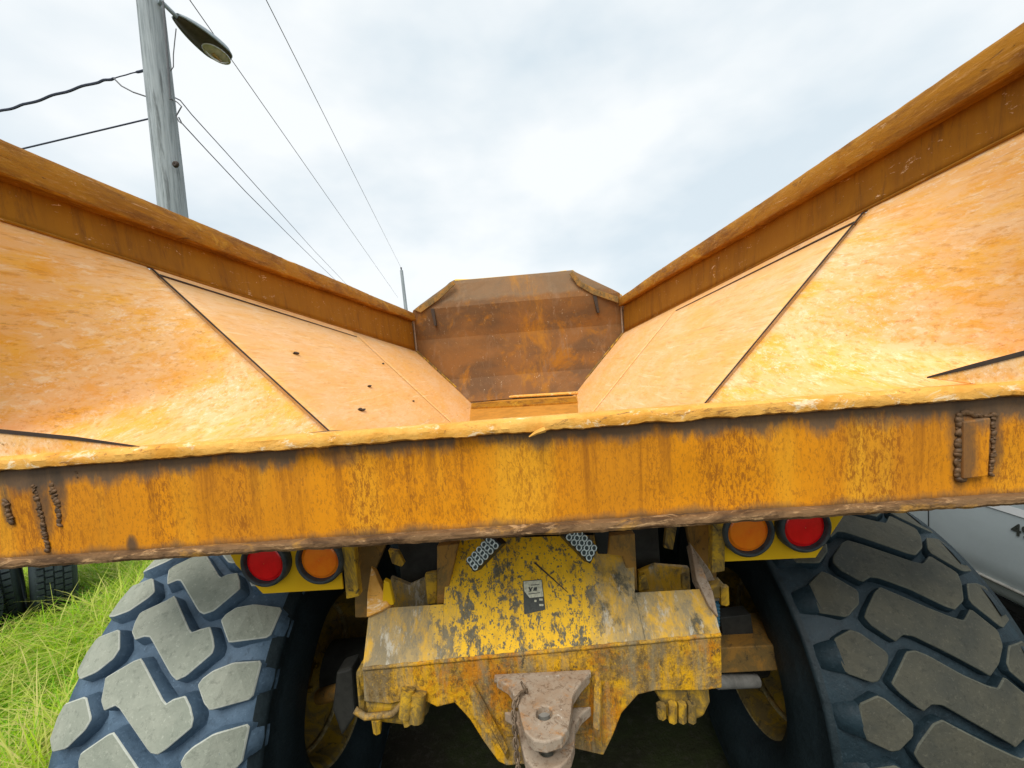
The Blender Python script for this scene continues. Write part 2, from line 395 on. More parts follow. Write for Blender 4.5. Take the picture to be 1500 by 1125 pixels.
M_TOPR = m_rub('worn_dark_tread_rubber', (.040, .042, .034), (.085, .078, .052), .9, .75)
M_GRVR = m_rub('dark_groove_rubber', (.006, .013, .017), (.020, .040, .052), .8, .5)  # teal cast here is sky reflection worked into the colour
M_EDGE = {M_TOPL.name: m_rub('light_tread_edge', (.42, .44, .38), (.52, .53, .46), .8), M_TOPR.name: m_rub('scuffed_tread_edge', (.055, .058, .045), (.12, .12, .09), .9)}
M_OLDRUB = m_rub('old_tyre_rubber', (.022, .032, .036), (.06, .08, .085), .6, .7)
M_RIM = m_oldyellow('dirty_rim_paint', (.30, .18, .012), .9)
M_RIMR = m_oldyellow('dusty_rim_ring', (.34, .27, .13), .8)
M_BLACK = m_simple('black_plastic', (.012, .013, .013), .45, 0, .3)
M_BEZEL = m_simple('rubber_lamp_ring', (.05, .06, .062), .5, 0, .5, 40)
def m_lens(name, c, c2):
    m = Mat(name, c, .22, 0, .6)
    m.mix(m.ramp(m.n(28, (1, 1, 1), 4), .42, .68), c2)
    m.mix(m.op(m.ramp(m.n(50, (1, 1, 1), 6, .8, 0, 4), .62, .70), .5), tuple(x * .45 for x in c))
    m.bump(m.n(80), .06, .001)
    m.b.inputs['Coat Weight'].default_value = .3; m.b.inputs['Coat Roughness'].default_value = .25
    return m.done()
M_RED = m_lens('red_lens', (.92, .006, .008), (.78, .003, .004))
M_AMB = m_lens('amber_lens', (1.0, .24, .006), (.95, .17, .004))
M_LED = m_simple('led_reflector', (.74, .82, .78), .25, .2, .1, 80)
M_LEDB = m_simple('led_board', (.03, .05, .047), .4, 0, .2, 60)
M_WHITE = m_simple('white_label', (.60, .58, .42), .6, 0, .45, 130)
M_INK = m_simple('black_print', (.05, .055, .045), .6, 0, .5, 120)
M_WOOD = None
def m_wood():
    m = Mat('weathered_grey_wood', (.40, .44, .45), .85)
    m.mix(m.ramp(m.n(30, (1, 1, .04), 8, .7, .3), .42, .62), (.24, .27, .275))
    m.mix(m.op(m.ramp(m.n(16, (1, 1, .05), 7, .7, .3, 4), .56, .64), .85), (.13, .145, .145))
    m.mix(m.op(m.ramp(m.n(5, (1, 1, .3), 6, .6, .3, 8), .5, .7), .6), (.43, .47, .47))
    m.bump(m.n(40, (1, 1, .05), 8, .7), .6, .006)
    return m.done()
M_WOOD = m_wood()
M_LAMP = m_simple('lamp_grey_paint', (.33, .38, .40), .45, .2, .2, 12)
M_LAMPIN = m_simple('lamp_underside', (.14, .115, .085), .5, .1, .35, 18)
M_LGLASS = m_simple('lamp_lens', (.72, .66, .46), .15, 0, .3, 14, .8)
M_WIRE = m_simple('black_wire', (.07, .08, .12), .6, 0, .2)
M_WIRE2 = m_simple('weathered_wire', (.12, .125, .13), .6, 0, .2)
M_GROUND = m_simple('dark_soil', (.030, .026, .018), .95, 0, .6, 4)
M_VAN = m_simple('grey_blue_paint', (.58, .655, .67), .28, .15, .08, 3, .6)
M_VANW = m_simple('white_stripe_paint', (.88, .90, .90), .3, 0, .04, 8)
M_GLASS = m_simple('dark_glass', (.02, .025, .03), .06, 0, .1, 5, .8)
def m_grass():
    m = Mat('grass_blades', (.16, .46, .012), .55)
    g = m.t.nodes.new('ShaderNodeObjectInfo')
    a = m.t.nodes.new('ShaderNodeAttribute'); a.attribute_name = 'tone'
    m.mix(m.ramp(a.outputs['Fac'], 0, .6), (.46, .64, .02)); m.mix(m.ramp(a.outputs['Fac'], .6, 1), (.68, .60, .22))
    m.t.links.new(m.col, m.b.inputs['Base Color'])
    tr = m.t.nodes.new('ShaderNodeBsdfTranslucent'); m.t.links.new(m.col, tr.inputs['Color'])
    mx = m.t.nodes.new('ShaderNodeMixShader'); mx.inputs[0].default_value = .4
    m.t.links.new(m.b.outputs[0], mx.inputs[1]); m.t.links.new(tr.outputs[0], mx.inputs[2])
    m.t.links.new(mx.outputs[0], m.t.nodes['Material Output'].inputs['Surface'])
    return m.m
M_GRASS = m_grass()

# ------------------------------------------------------------------ ground
GZ = 0.15
bm = bmesh.new(); bmesh.ops.create_grid(bm, x_segments=40, y_segments=40, size=150)
for v in bm.verts: v.co.z = GZ
mg_ = Mat('soil_and_turf', (.032, .027, .018), .95, 0, .1)
mg_.mix(mg_.op(mg_.ramp(mg_.n(.35, (1, 1, 1), 8, .7, .3), .46, .62), .8), (.05, .075, .018))
mg_.mix(mg_.op(mg_.ramp(mg_.n(26, (1, 1, 1), 8, .8, .2, 6), .52, .62), .6), (.075, .066, .05))
mg_.bump(mg_.n(18, (1, 1, 1), 8, .75), .8, .05)
struct(fromb('ground', bm, mg_.done()))

# ------------------------------------------------------------------ dump truck
truck = thing('dump_truck', 'battered orange articulated dump truck seen from behind into its open body', 'dump truck', (0, 3.2, GZ))
T = truck
XL, XR = -1.28, 1.23
YS, YH, YB = 1.45, 4.97, .965                  # transverse seam, headboard, rear beam
def crease(y, s):                              # fold between sloping side and upright side
    return V(XL, y, 2.795 + (y - 1.444) * (2.566 - 2.795) / 3.586) if s < 0 else V(XR, y, 2.766 + (y - 1.396) * (2.578 - 2.766) / 3.70)
def floor_edge(y, s):
    c0 = crease(y, s); x = -.40 if s < 0 else .36
    return V(x, y, c0.z - 1.085 * abs(c0.x - x))
def plate_edge(y, s):                          # where the headboard meets the sloping side
    c0 = crease(y, s); x = -.662 if s < 0 else .640
    return V(x, y, c0.z - 1.085 * abs(c0.x - x))
for s in (-1, 1):
    nmid = (crease(YS, s) - floor_edge(YS, s)).cross(V(0, 1, 0)).normalized()
    if nmid.z < 0: nmid = -nmid
    a, b, c, d = floor_edge(YS, s), floor_edge(YH + .1, s), crease(YH + .1, s), crease(YS, s)
    # backing shell
    plate('body_shell', [p - nmid * .028 for p in (a, b, c, d)], .012, M_DARK, T, 0)
    g0 = .037 if s < 0 else .042; g1 = .065 if s < 0 else .06
    gap = .009
    y0 = YS + .012
    up = lambda y, f: crease(y, s).lerp(floor_edge(y, s), f)
    ym = 3.15
    # upper strip: between fold and groove; groove ends half way along, then one plate
    plate('side_strip', [crease(y0, s), crease(ym, s), up(ym, g1 - gap), up(y0, g0 - gap)], .022, M_LINER, T, .0015)
    def warped(name, F, nu, nv, mat, th=.022, smooth=True):
        vs, fs = [], []
        for i in range(nu + 1):
            for j in range(nv + 1): vs.append(F(i / nu, j / nv))
        nn = (nu + 1) * (nv + 1); st = nv + 1
        for i in range(nu):
            for j in range(nv): fs.append((i * st + j, (i + 1) * st + j, (i + 1) * st + j + 1, i * st + j + 1))
        o = obj(name, vs, fs, mat, T, smooth=smooth)
        m = o.modifiers.new('thickness', 'SOLIDIFY'); m.thickness = th; m.offset = -1 
        fixdir(o); return o
    def fixdir(o):
        me = o.data; n = sum((p.normal for p in me.polygons), Vector()); 
        if n.dot(V(-s * .5, -.2, 1)) < 0: me.flip_normals()
    def Fp(a, b):
        y = y0 + a * (YH - y0)
        top = g0 + (g1 - g0) * min(1, (y - y0) / (ym - y0)) if y < ym else 0.0
        q = up(y, top + (1 - top) * b)
        w = fbm(y * 1.1, b * 1.3, s * 5) * .006 * min(1, 8 * b, 8 * (1 - b), 8 * a + .1)
        return q + nmid * w
    # main plate in two runs so that the groove really is a gap
    warped('side_panel', lambda a, b: Fp(a * (ym - y0) / (YH - y0), b), 34, 12, M_LINER)
    warped('side_panel', lambda a, b: Fp(((ym + .002 - y0) + a * (YH - ym - .002)) / (YH - y0), b), 30, 12, M_LINER)
    # tail panel twisting from the sloping side to the straight lip
    C = crease(.78, s); Lx = XL - .0 if s < 0 else XR + .0
    def Ft(a, b):
        p = up(YS, b)                                     # on the seam, b: 0 crease .. 1 floor edge
        lip_in = V(-.36 if s < 0 else .32, .985, 2.185)
        corner = V(Lx + s * .05, .972, 2.20)
        top = C
        k = .40
        if b < k:
            t = b / k; q = top.lerp(corner, t)
        else:
            t = (b - k) / (1 - k); q = corner.lerp(lip_in, t)
        # round the corner of the rear outline
        w = max(0, 1 - abs(b - k) / .30); q = q + V(-s * .035, 0, .035) * w * w
        r = p.lerp(q, a)
        return r + V(0, 0, fbm(r.x * 2, r.y * 2, 3) * .006 * a * (1 - a) * 4)
    y_gap = .018
    warped('tail_panel', lambda a, b: Ft(y_gap + a * (1 - y_gap), b), 24, 40, M_TAIL)
    # blackened cracks along the seam and the groove
    def crack(F, n, w0, w1, seed):
        A, B = [], []
        for i in range(n + 1):
            t = i / n; p, d = F(t); d = d.normalized(); w = (w0 + (w1 - w0) * t) * (1 + .35 * fbm(i * .5, seed, s))
            A.append(p + nmid * .0025 + d * w); B.append(p + nmid * .0025 - d * w)
        fs = [(i, i + 1, n + 2 + i, n + 1 + i) for i in range(n)]
        o = obj('seam_crack', A + B, fs, M_GOUGE, T); mm = o.modifiers.new('thickness', 'SOLIDIFY'); mm.thickness = .003; mm.offset = 0
    crack(lambda t: (up(YS + .003, .008 + .9 * t), V(0, 1, 0)), 40, .0038, .0030, 1)
    crack(lambda t: (up(y0 + t * (ym - y0 - .05), g0 - gap * .5 + (g1 - g0) * t), floor_edge(YS, s) - crease(YS, s)), 40, .0038, .0022, 2)
    # upright side and its cap
    ytop = 2.945
    def Fw(a, b):
        y = .80 + a * (YH - .80); c0 = crease(y, s); zt = 2.945 + dipz(y, s) * .8
        return V(c0.x + s * .012 * b + fbm(y * 1.5, b, s) * .006, y, c0.z + (zt - c0.z) * b)
    def dipz(y, s):
        if s < 0: return .002
        return -.020 + .004 * math.sin(y * 2.3)
    o = warped('side_wall', Fw, 50, 6, M_RAIL, .014)
    ins = -s                                             # inward direction
    prof = [(-.03, 2.931), (.034, 2.926), (.041, 2.930), (.043, 2.940), (.041, 2.980), (.033, 3.012), (.024, 3.024), (.010, 3.028), (-.10, 3.026), (-.10, 2.93)]
    vs, fs = [], []; NP = len(prof); NY = 260
    for i in range(NY + 1):
        y = .78 + i / NY * (YH - .02 - .78); c0 = crease(y, s); dz = dipz(y, s)
        for k, (h, z) in enumerate(prof):
            w = fbm(y * 1.5, k * .10, s * 7) * .003 + fbm(y * 22, k * .6, s * 2) * .0009 - max(0, fbm(y * 7, k * .3, s * 4) - .38) * .02
            vs.append(V(c0.x + ins * (h + w), y, z + dz + fbm(y * 1.2, 5, s * 3) * .003 + fbm(y * 24, k * .5, s * 9) * .0009))
    for i in range(NY):
        for k in range(NP): fs.append((i * NP + k, i * NP + (k + 1) % NP, (i + 1) * NP + (k + 1) % NP, (i + 1) * NP + k))
    fs.append(tuple(range(NP))); fs.append(tuple(range(NY * NP, NY * NP + NP)))
    o = fixn(obj('rail_cap', vs, fs, M_CAP, T, smooth=True)); o.data.set_sharp_from_angle(angle=math.radians(30))
    # weld bead along the fold
    tube('weld_seam', [crease(y, s) + V(-s * .002, 0, .001) for y in [.95 + i * .1 for i in range(41)]], .005, M_RAIL, T, 6)
    # rear wedge plate on the lip
    if s < 0: P = [at(212, 655, 'y', .957), at(110, 640, 'y', .957), at(0, 629, 'y', .957), at(-40, 625, 'y', .957), at(-40, 705, 'y', .955), at(0, 690, 'y', .955)]
    else: P = [at(1356, 553, 'y', .957), at(1420, 535, 'y', .957), at(1500, 514, 'y', .957), at(1540, 504, 'y', .957), at(1540, 575, 'y', .955), at(1500, 572, 'y', .955)]
    plate('lip_gusset', P, .006, M_TAIL, T, .001)
    e = [p + V(0, -.003, .002) for p in P[:4]]; e2 = [p + V(0, 0, -.004 - .006 * (k > 0) * (1 + .6 * fbm(k * 3.1, 2, s))) for k, p in enumerate(e)]
    obj('seam_crack', e + e2, [(k, k + 1, k + 5, k + 4) for k in range(3)], M_GOUGE, T)

def side_pt(u, v, s):
    n = (crease(YS, s) - floor_edge(YS, s)).cross(floor_edge(YH, s) - floor_edge(YS, s)).normalized()
    if n.z < 0: n = -n
    return atp(u, v, crease(YS, s), n), n
# floor: the front of it shows between the side plates
fa = [side_pt(690, 588, -1)[0], side_pt(846, 579, 1)[0], side_pt(849, 622, 1)[0], side_pt(686, 628, -1)[0]]
fa = [p - V(0, 0, .004) for p in fa]
fb = [floor_edge(YS, 1), floor_edge(YS, -1)]
obj('floor_plate', fa + fb + [V(.33, .98, 2.17), V(-.36, .98, 2.17)], [(0, 3, 2, 1), (3, 5, 4, 2), (5, 7, 6, 4)], m_simple('worn_floor_paint', (.60, .26, .035), .5, 0, .3, 9), T)
tube('floor_weld', [side_pt(689, 586, -1)[0] + V(0, -.03, .012), side_pt(846, 577, 1)[0] + V(0, -.03, .012)], .020, M_LIP, T, 8)
plate('kick_plate', [side_pt(691, 592, -1)[0] + V(.01, 0, .012), side_pt(845, 583, 1)[0] + V(-.01, 0, .012), side_pt(847, 590, 1)[0] + V(-.01, 0, .012), side_pt(689, 599, -1)[0] + V(.01, 0, .012)], .02, M_CAP, T)

# gouges in the left side panel, scratches
def gouge(p, n, dirv, ln, wd, name='gouge'):
    d = (dirv - n * dirv.dot(n)).normalized(); q = n.cross(d); P = []
    for k in range(8):
        a = 2 * math.pi * k / 8; P.append(p + n * .007 + d * math.cos(a) * ln * random.uniform(.8, 1.1) + q * math.sin(a) * wd * random.uniform(.6, 1.2))
    plate(name, P, .012, M_GOUGE, T, 0)
for (u, v, l) in ((541, 566, .03), (531, 601, .03), (605, 588, .022), (433, 518, .026), (561, 533, .02), (527, 600, .02)):
    p, n = side_pt(u, v, -1); gouge(p, n, V(-.4, 1, -.4), l, .006)

# headboard
zrow = [at(767, v, 'y', YH).z for v in (582, 548, 486, 442, 401)]
yrow = [-.085, 0.0, .025, -.045, .015]
def hb_w(z, s):
    a, b, c = plate_edge(YH, s), crease(YH, s), V(XL if s < 0 else XR, YH, 3.04)
    tx, tz = (-.745, 3.38) if s < 0 else (.675, 3.365)
    if z < b.z: t = (z - a.z) / (b.z - a.z); return a.x + (b.x - a.x) * t
    if z < c.z: return b.x
    t = min(1, (z - c.z) / (tz - c.z)); return c.x + (tx - c.x) * t
rows = []
for i in range(4):
    for k in range(4 if i < 3 else 6): t = k / (4 if i < 3 else 6); rows.append((zrow[i] + (zrow[i + 1] - zrow[i]) * t, yrow[i] + (yrow[i + 1] - yrow[i]) * t))
rows.append((3.37, yrow[4]))
vs, fs = [], []; NX = 24
for z, dy in rows:
    x0, x1 = hb_w(z, -1), hb_w(z, 1)
    for k in range(NX + 1):
        x = x0 + (x1 - x0) * k / NX
        vs.append(V(x, YH + dy + fbm(x * 2, z * 2, 2) * .012, z))
for i in range(len(rows) - 1):
    for k in range(NX): a = i * (NX + 1) + k; fs.append((a, a + 1, a + NX + 2, a + NX + 1))
hb = obj('headboard', vs, fs, M_HEAD, T); m = hb.modifiers.new('thickness', 'SOLIDIFY'); m.thickness = .02; m.offset = 1
def hbp(x, z, dy): return V(x, YH + dy, z)
def flange(pts, w, name='headboard_flange', mat=M_YEL):
    vs = []; fs = []
    for p in pts: vs += [p + V(0, -w * .25, .004), p + V(0, w, .03), p + V(0, w, .01), p + V(0, -w * .25, -.014)]
    for i in range(len(pts) - 1):
        for k in range(4): fs.append((i * 4 + k, i * 4 + (k + 1) % 4, i * 4 + 4 + (k + 1) % 4, i * 4 + 4 + k))
    fs += [(0, 1, 2, 3), tuple(range(len(vs) - 4, len(vs)))]
    return fixn(obj(name, vs, fs, mat, hb))
flange([hbp(-1.28, 3.03, 0), hbp(-1.12, 3.14, .0), hbp(-1.0, 3.20, .02), hbp(-.80, 3.36, .04), hbp(-.745, 3.385, .05)], .10, mat=M_OLD)
flange([hbp(-.745, 3.385, .06), hbp(-.55, 3.372, .07), hbp(.5, 3.37, .07), hbp(.62, 3.375, .06)], .05, mat=M_YEL)
flange([hbp(.60, 3.375, .05), hbp(.69, 3.38, .05), hbp(.82, 3.24, .03), hbp(1.0, 3.16, .02), hbp(1.24, 3.03, 0)], .10, mat=M_YEL)
for pts in ([(606, 454), (638, 433), (664, 411), (667, 416), (644, 438), (616, 458)], [(838, 397), (852, 413), (874, 424), (906, 435), (906, 444), (868, 431), (846, 418), (834, 401)]):
    plate('corner_plate', [at(u, v, 'y', YH - .085) for u, v in pts], .02, M_BROWN, hb, .004)
for (u0, v0, u1, v1) in ((633, 452, 637, 477), (871, 433, 876, 458)):
    a, b = at(u0, v0, 'y', YH - .075), at(u1, v1, 'y', YH - .075)
    plate('drain_slot', [a + V(-.02, 0, 0), a + V(.022, 0, 0), b + V(.018, 0, 0), b + V(-.006, 0, 0)], .09, M_GOUGE, hb, 0)
for s in (-1, 1):
    c0 = crease(YH - .03, s)
    tube('corner_weld', [V(c0.x - s * .012, YH - .035, c0.z), V(c0.x - s * .012, YH - .045, 3.03)], .012, M_HITCH, hb, 6)
    tube('corner_weld', [V(c0.x - s * .012, YH - .035, c0.z), plate_edge(YH - .05, s) + V(-s * .01, 0, .01)], .010, M_OLD, hb, 6)

# rear lip, beam and lower flange: long ragged bars
def bar(name, prof, mat, amp, ragged, x0=-1.36, x1=1.36, nx=420, seed=0):
    vs, fs = [], []; n = len(prof)
    for i in range(nx + 1):
        x = x0 + (x1 - x0) * i / nx
        for k, (y, z) in enumerate(prof):
            w = fbm(x * 7, k * .35, seed) * amp * 1.6 + fbm(x * 40, k * 1.3, seed + 4) * amp * .9 - max(0, fbm(x * 11, 2, seed + 6) - .25) * amp * -5
            wz = fbm(x * 6, k * .5, seed + 9) * amp + (fbm(x * 14, seed + 3, 1) * ragged + fbm(x * 50, seed + 3, 1) * ragged * .4 if k in RAG else 0)
            vs.append(V(x, y + w, z + wz))
    for i in range(nx):
        for k in range(n): fs.append((i * n + k, i * n + (k + 1) % n, (i + 1) * n + (k + 1) % n, (i + 1) * n + k))
    fs += [tuple(range(n)), tuple(range(nx * n, nx * n + n))]
    o = fixn(obj(name, vs, fs, mat, T, smooth=True)); o.data.set_sharp_from_angle(angle=math.radians(28)); return o
RAG = (6, 7, 8)
bar('lip_bar', [(1.02, 2.204), (.985, 2.2145), (.955, 2.217), (.944, 2.2155), (.939, 2.210), (.937, 2.203), (.9365, 2.195), (.938, 2.187), (.946, 2.183), (.965, 2.182), (1.02, 2.182)], M_LIP, .0011, .0038, nx=1100, seed=2)
RAG = (3, 4, 5)
bar('beam_flange', [(.985, 1.957), (.962, 1.957), (.951, 1.955), (.947, 1.950), (.946, 1.942), (.950, 1.935), (.985, 1.930), (1.14, 1.930), (1.14, 1.94)], M_FLANGE, .0010, .0030, nx=1100, seed=11)
vs, fs = [], []; nx, nz = 160, 10
for i in range(nx + 1):
    x = -1.37 + 2.74 * i / nx
    for k in range(nz + 1):
        z = 1.94 + .25 * k / nz; vs.append(V(x, YB + fbm(x * 1.6, z * 4, 3) * .006 + .002 * math.sin(z * 20), z))
for i in range(nx):
    for k in range(nz): a = i * (nz + 1) + k; fs.append((a, a + nz + 1, a + nz + 2, a + 1))
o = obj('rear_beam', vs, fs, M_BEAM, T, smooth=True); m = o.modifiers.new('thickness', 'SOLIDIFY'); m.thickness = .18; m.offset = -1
# snagged splinter of steel on the lip
tube('lip_splinter', [at(798, 629, 'y', .93), at(785, 634, 'y', .925), at(775, 640, 'y', .925)], [.007, .005, .0015], M_LIP, T, 6)
# welded patch and weld scars
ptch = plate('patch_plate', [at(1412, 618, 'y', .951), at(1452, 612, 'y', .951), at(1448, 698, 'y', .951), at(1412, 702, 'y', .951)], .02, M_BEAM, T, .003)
def weld(pts, n, r, name='weld_bead'):
    P = [at(u, v, 'y', .962) for u, v in pts]
    bm = bmesh.new()
    for i in range(n):
        t = i / (n - 1) * (len(P) - 1); k = min(int(t), len(P) - 2); p = P[k].lerp(P[k + 1], t - k)
        M = Matrix.Translation(p + V(random.uniform(-.35, .35) * r, 0, random.uniform(-.3, .3) * r)) @ Matrix.Rotation(random.uniform(-1.0, 1.0), 4, 'Y') @ Matrix.Diagonal((r * random.uniform(.55, 1.35), r * random.uniform(.3, .75), r * random.uniform(.45, 1.1), 1))
        bmesh.ops.create_icosphere(bm, subdivisions=2, radius=1, matrix=M)
    fromb(name, bm, M_WELD, T, smooth=True)
weld([(1406, 610), (1407, 660), (1406, 702)], 30, .011)
weld([(1455, 612), (1456, 650), (1452, 696)], 28, .006)
weld([(1410, 604), (1432, 608), (1458, 609)], 14, .007)
weld([(50, 712), (60, 755), (70, 805)], 34, .007)
weld([(75, 712), (84, 735), (88, 768)], 20, .008)
weld([(8, 735), (17, 765)], 13, .008)
weld([(112, 842 - 150), (113, 700)], 2, .004)

# ------------------------------------------------------------------ tail lights
YT = 1.20
def disc(name, c, r0, depth, mat, parent, prof):
    vs, fs = lathe_geo(prof, 36, 'y'); o = obj(name, vs, fs, mat, parent, smooth=True, loc=c); return fixn(o)
def tail_light(u, v, mat, lab):
    c = at(u, v, 'y', YT)
    ring = fixn(obj('tail_light', *lathe_geo([(.02, .05), (.012, .060), (-.012, .0605), (-.019, .063), (-.019, .068), (-.012, .0735), (.004, .0745), (.012, .075)], 40, 'y'), M_BEZEL, T, smooth=True))
    ring.location = c - T.location + T.location
    ring['label'] = lab
    lens = fixn(obj('lens', *lathe_geo([(.006, .0605), (-.001, .0600), (-.004, .057), (-.003, .0545)] + [(-.006 - .005 * (1 - (r_ / 54.) ** 2) - (.0012 if r_ % 8 < 4 else 0), r_ / 1000.) for r_ in range(53, 0, -4)], 40, 'y'), mat, ring, smooth=True))
    return ring
def br(pts, name='light_bracket'): return plate(name, [at(u, v, 'y', YT + .012) for u, v in pts], .006, M_YEL, T, .0015)
br([(330, 800), (345, 827), (385, 870), (503, 863), (497, 812), (495, 770), (340, 780)])
br([(1060, 770), (1060, 823), (1195, 817), (1237, 754), (1240, 720), (1060, 735)])
tail_light(390, 823, M_RED, 'red tail light'); tail_light(470, 819, M_AMB, 'amber indicator light')
tail_light(1094, 778, M_AMB, 'amber indicator light'); tail_light(1176, 771, M_RED, 'red tail light')
plate('bracket_post', [at(499, 790, 'y', 1.195), at(517, 788, 'y', 1.195), at(526, 874, 'y', 1.195), at(507, 878, 'y', 1.195)], .03, M_OLD, T)
plate('bracket_post', [at(1044, 760, 'y', 1.195), at(1063, 758, 'y', 1.195), at(1062, 837, 'y', 1.195), at(1043, 840, 'y', 1.195)], .03, M_OLD, T)

# ------------------------------------------------------------------ rear frame
YF = 1.15
fl, fr = at(531, 979, 'y', YF), at(1056, 929, 'y', YF)
fold = lambda x: fl.lerp(fr, (x - fl.x) / (fr.x - fl.x))
topc = at(790, 790, 'y', 1.34)
ndeck = (fr - fl).cross(topc - (fl + fr) / 2).normalized()
if ndeck.y > 0: ndeck = -ndeck
def dk(u, v): return atp(u, v, fl, ndeck)
plate('deck_plate', [dk(655, 790), dk(928, 782), dk(930, 868), dk(946, 942), dk(648, 969), dk(650, 886)], .025, M_DECK, T, .001)
plate('deck_shelf', [dk(541, 892), dk(650, 885), dk(648.2, 969), dk(531, 979)], .025, M_SHELF, T, .001)
plate('deck_shelf', [dk(930.2, 868), dk(1040, 862), dk(1050, 905), dk(1056, 929), dk(946.3, 942)], .025, M_SHELF, T, .001)
low = [(531, 980), (1057, 930), (1058, 1008), (1030, 1012), (960, 1012), (935, 1018), (911, 1045), (898, 1078), (884, 1107), (841, 1097), (800, 1118), (742, 1122), (730, 1116), (708, 1086), (688, 1054), (666, 1030), (640, 1036), (610, 1022), (570, 1032), (533, 1028)]
plate('frame_face', [at(u, v, 'y', YF + .001) for u, v in low], .035, M_LOW, T, .004)
tube('fold_weld', [fl.lerp(fr, i / 60) + V(0, .003, -.003 + fbm(i * .6, 2) * .0015) for i in range(61)], .0065, M_LOW, T, 8)
# cheeks with bright worn edges
for pts in ([(547, 830), (556, 850), (573, 888), (560, 896), (540, 905), (541, 870)], [(1009, 797), (1024, 828), (1042, 868), (1050, 905), (1036, 888), (1018, 850)]):
    plate('frame_cheek', [dk(u, v) + ndeck * .018 for u, v in pts], .05, M_HITCH if pts[0][0] > 900 else M_LIP, T, .003)
# tabs, boxes and lugs inside the pockets
def fpl(name, pts, y, t, mat, bev=.003): return plate(name, [at(u, v, 'y', y) for u, v in pts], t, mat, T, bev)
fpl('pocket_plate', [(572, 846), (600, 858), (642, 838), (648, 886), (572, 892)], 1.36, .02, M_SHELF)
fpl('pocket_plate', [(935, 838), (960, 828), (1010, 832), (1012, 866), (936, 872)], 1.36, .02, M_SHELF)
fpl('lug_tab', [(568, 806), (583, 808), (592, 826), (588, 831), (574, 826)], 1.33, .02, M_OLD)
fpl('lug_tab', [(976, 775), (992, 772), (986, 806), (973, 803)], 1.33, .02, M_OLD)
fpl('lug_tab', [(562, 850), (570, 854), (577, 886), (559, 890)], 1.24, .02, M_YEL)
fpl('lug_tab', [(622, 842), (640, 838), (640, 884), (626, 886)], 1.30, .02, M_OLD)
fpl('lug_tab', [(936, 845), (946, 842), (952, 864), (936, 866)], 1.30, .02, M_OLD)
fpl('lug_tab', [(1000, 845), (1008, 842), (1008, 862), (1000, 864)], 1.28, .02, M_OLD)
fpl('pocket_post', [(640, 800), (672, 797), (662, 840), (652, 884), (640, 886)], 1.27, .03, M_BROWN)
fpl('pocket_post', [(893, 785), (930, 782), (934, 866), (926, 862), (912, 815), (890, 812)], 1.27, .03, M_BROWN)
fpl('hinge_plate', [(518, 800), (566, 796), (548, 838), (540, 905), (520, 905)], 1.36, .03, M_BROWN)
fpl('hinge_plate', [(1006, 770), (1048, 766), (1050, 840), (1044, 885), (1036, 850), (1012, 800)], 1.36, .03, M_BROWN)
fpl('hinge_wing', [(1011, 796), (1040, 835), (1062, 880), (1042, 882), (1026, 835)], 1.30, .02, M_HITCH)
fpl('clamp_bracket', [(1034, 860), (1062, 856), (1064, 876), (1036, 880)], 1.27, .05, M_OLD, .006)
tube('clamp_bolt', [at(1060, 858, 'y', 1.27), at(1061, 884, 'y', 1.27)], .014, M_OLD, T, 6)
tube('air_hose', [at(1046 + 6 * math.cos(a * 2.1), 882 + a * 1.6, 'y', 1.30 + .01 * math.sin(a * 2.1)) for a in range(0, 23)], .006, m_simple('blue_hose', (.02, .10, .16), .4, 0, .2), T, 6)
# dark box behind pockets (main frame)
box('main_frame', (.0, 3.0, 1.45), (.86, 3.1, .34), M_DARK, T)
box('cross_member', (.0, 1.50, 1.70), (.94, .12, .30), M_DARK, T)
# long dark slash across the deck
a, b = dk(783, 824), dk(832, 868)
gz = (b - a).cross(ndeck).normalized() * .003
plate('deck_gouge', [a + gz + ndeck * .002, b + gz * .3 + ndeck * .002, b - gz * .3 + ndeck * .002, a - gz + ndeck * .002], .004, M_GOUGE, T, 0)
# warning label
def lab_pt(u, v, h=.0025): return dk(u, v) + ndeck * h
lb = plate('warning_label', [lab_pt(766, 851), lab_pt(794, 849), lab_pt(799, 893), lab_pt(768, 900)], .002, M_INK, T, 0)
plate('label_panel', [lab_pt(767, 852, .0036), lab_pt(793, 850, .0036), lab_pt(796, 874, .0036), lab_pt(776, 876, .0036), lab_pt(768, 866, .0036)], .001, M_WHITE, lb, 0)
for P in ([(774, 861), (776, 860), (779, 866), (777, 867)], [(779, 860), (781, 860), (777, 867), (775, 867)], [(782, 861), (787, 860), (783, 866), (781, 866)], [(785, 861), (787, 861), (786, 866), (784, 866)], [(774, 870), (791, 868), (791, 869), (774, 871)], [(778, 857), (790, 856), (790, 857), (778, 858)]):
    plate('label_print', [lab_pt(u, v, .0046) for u, v in P], .0008, M_INK, lb, 0)
for P in ([(783, 879), (786, 879), (786, 882), (783, 882)], [(790, 877), (795, 877), (795, 880), (790, 880)], [(790, 885), (796, 885), (796, 888), (790, 888)]):
    plate('label_print', [lab_pt(u, v, .0046) for u, v in P], .0008, M_WHITE, lb, 0)
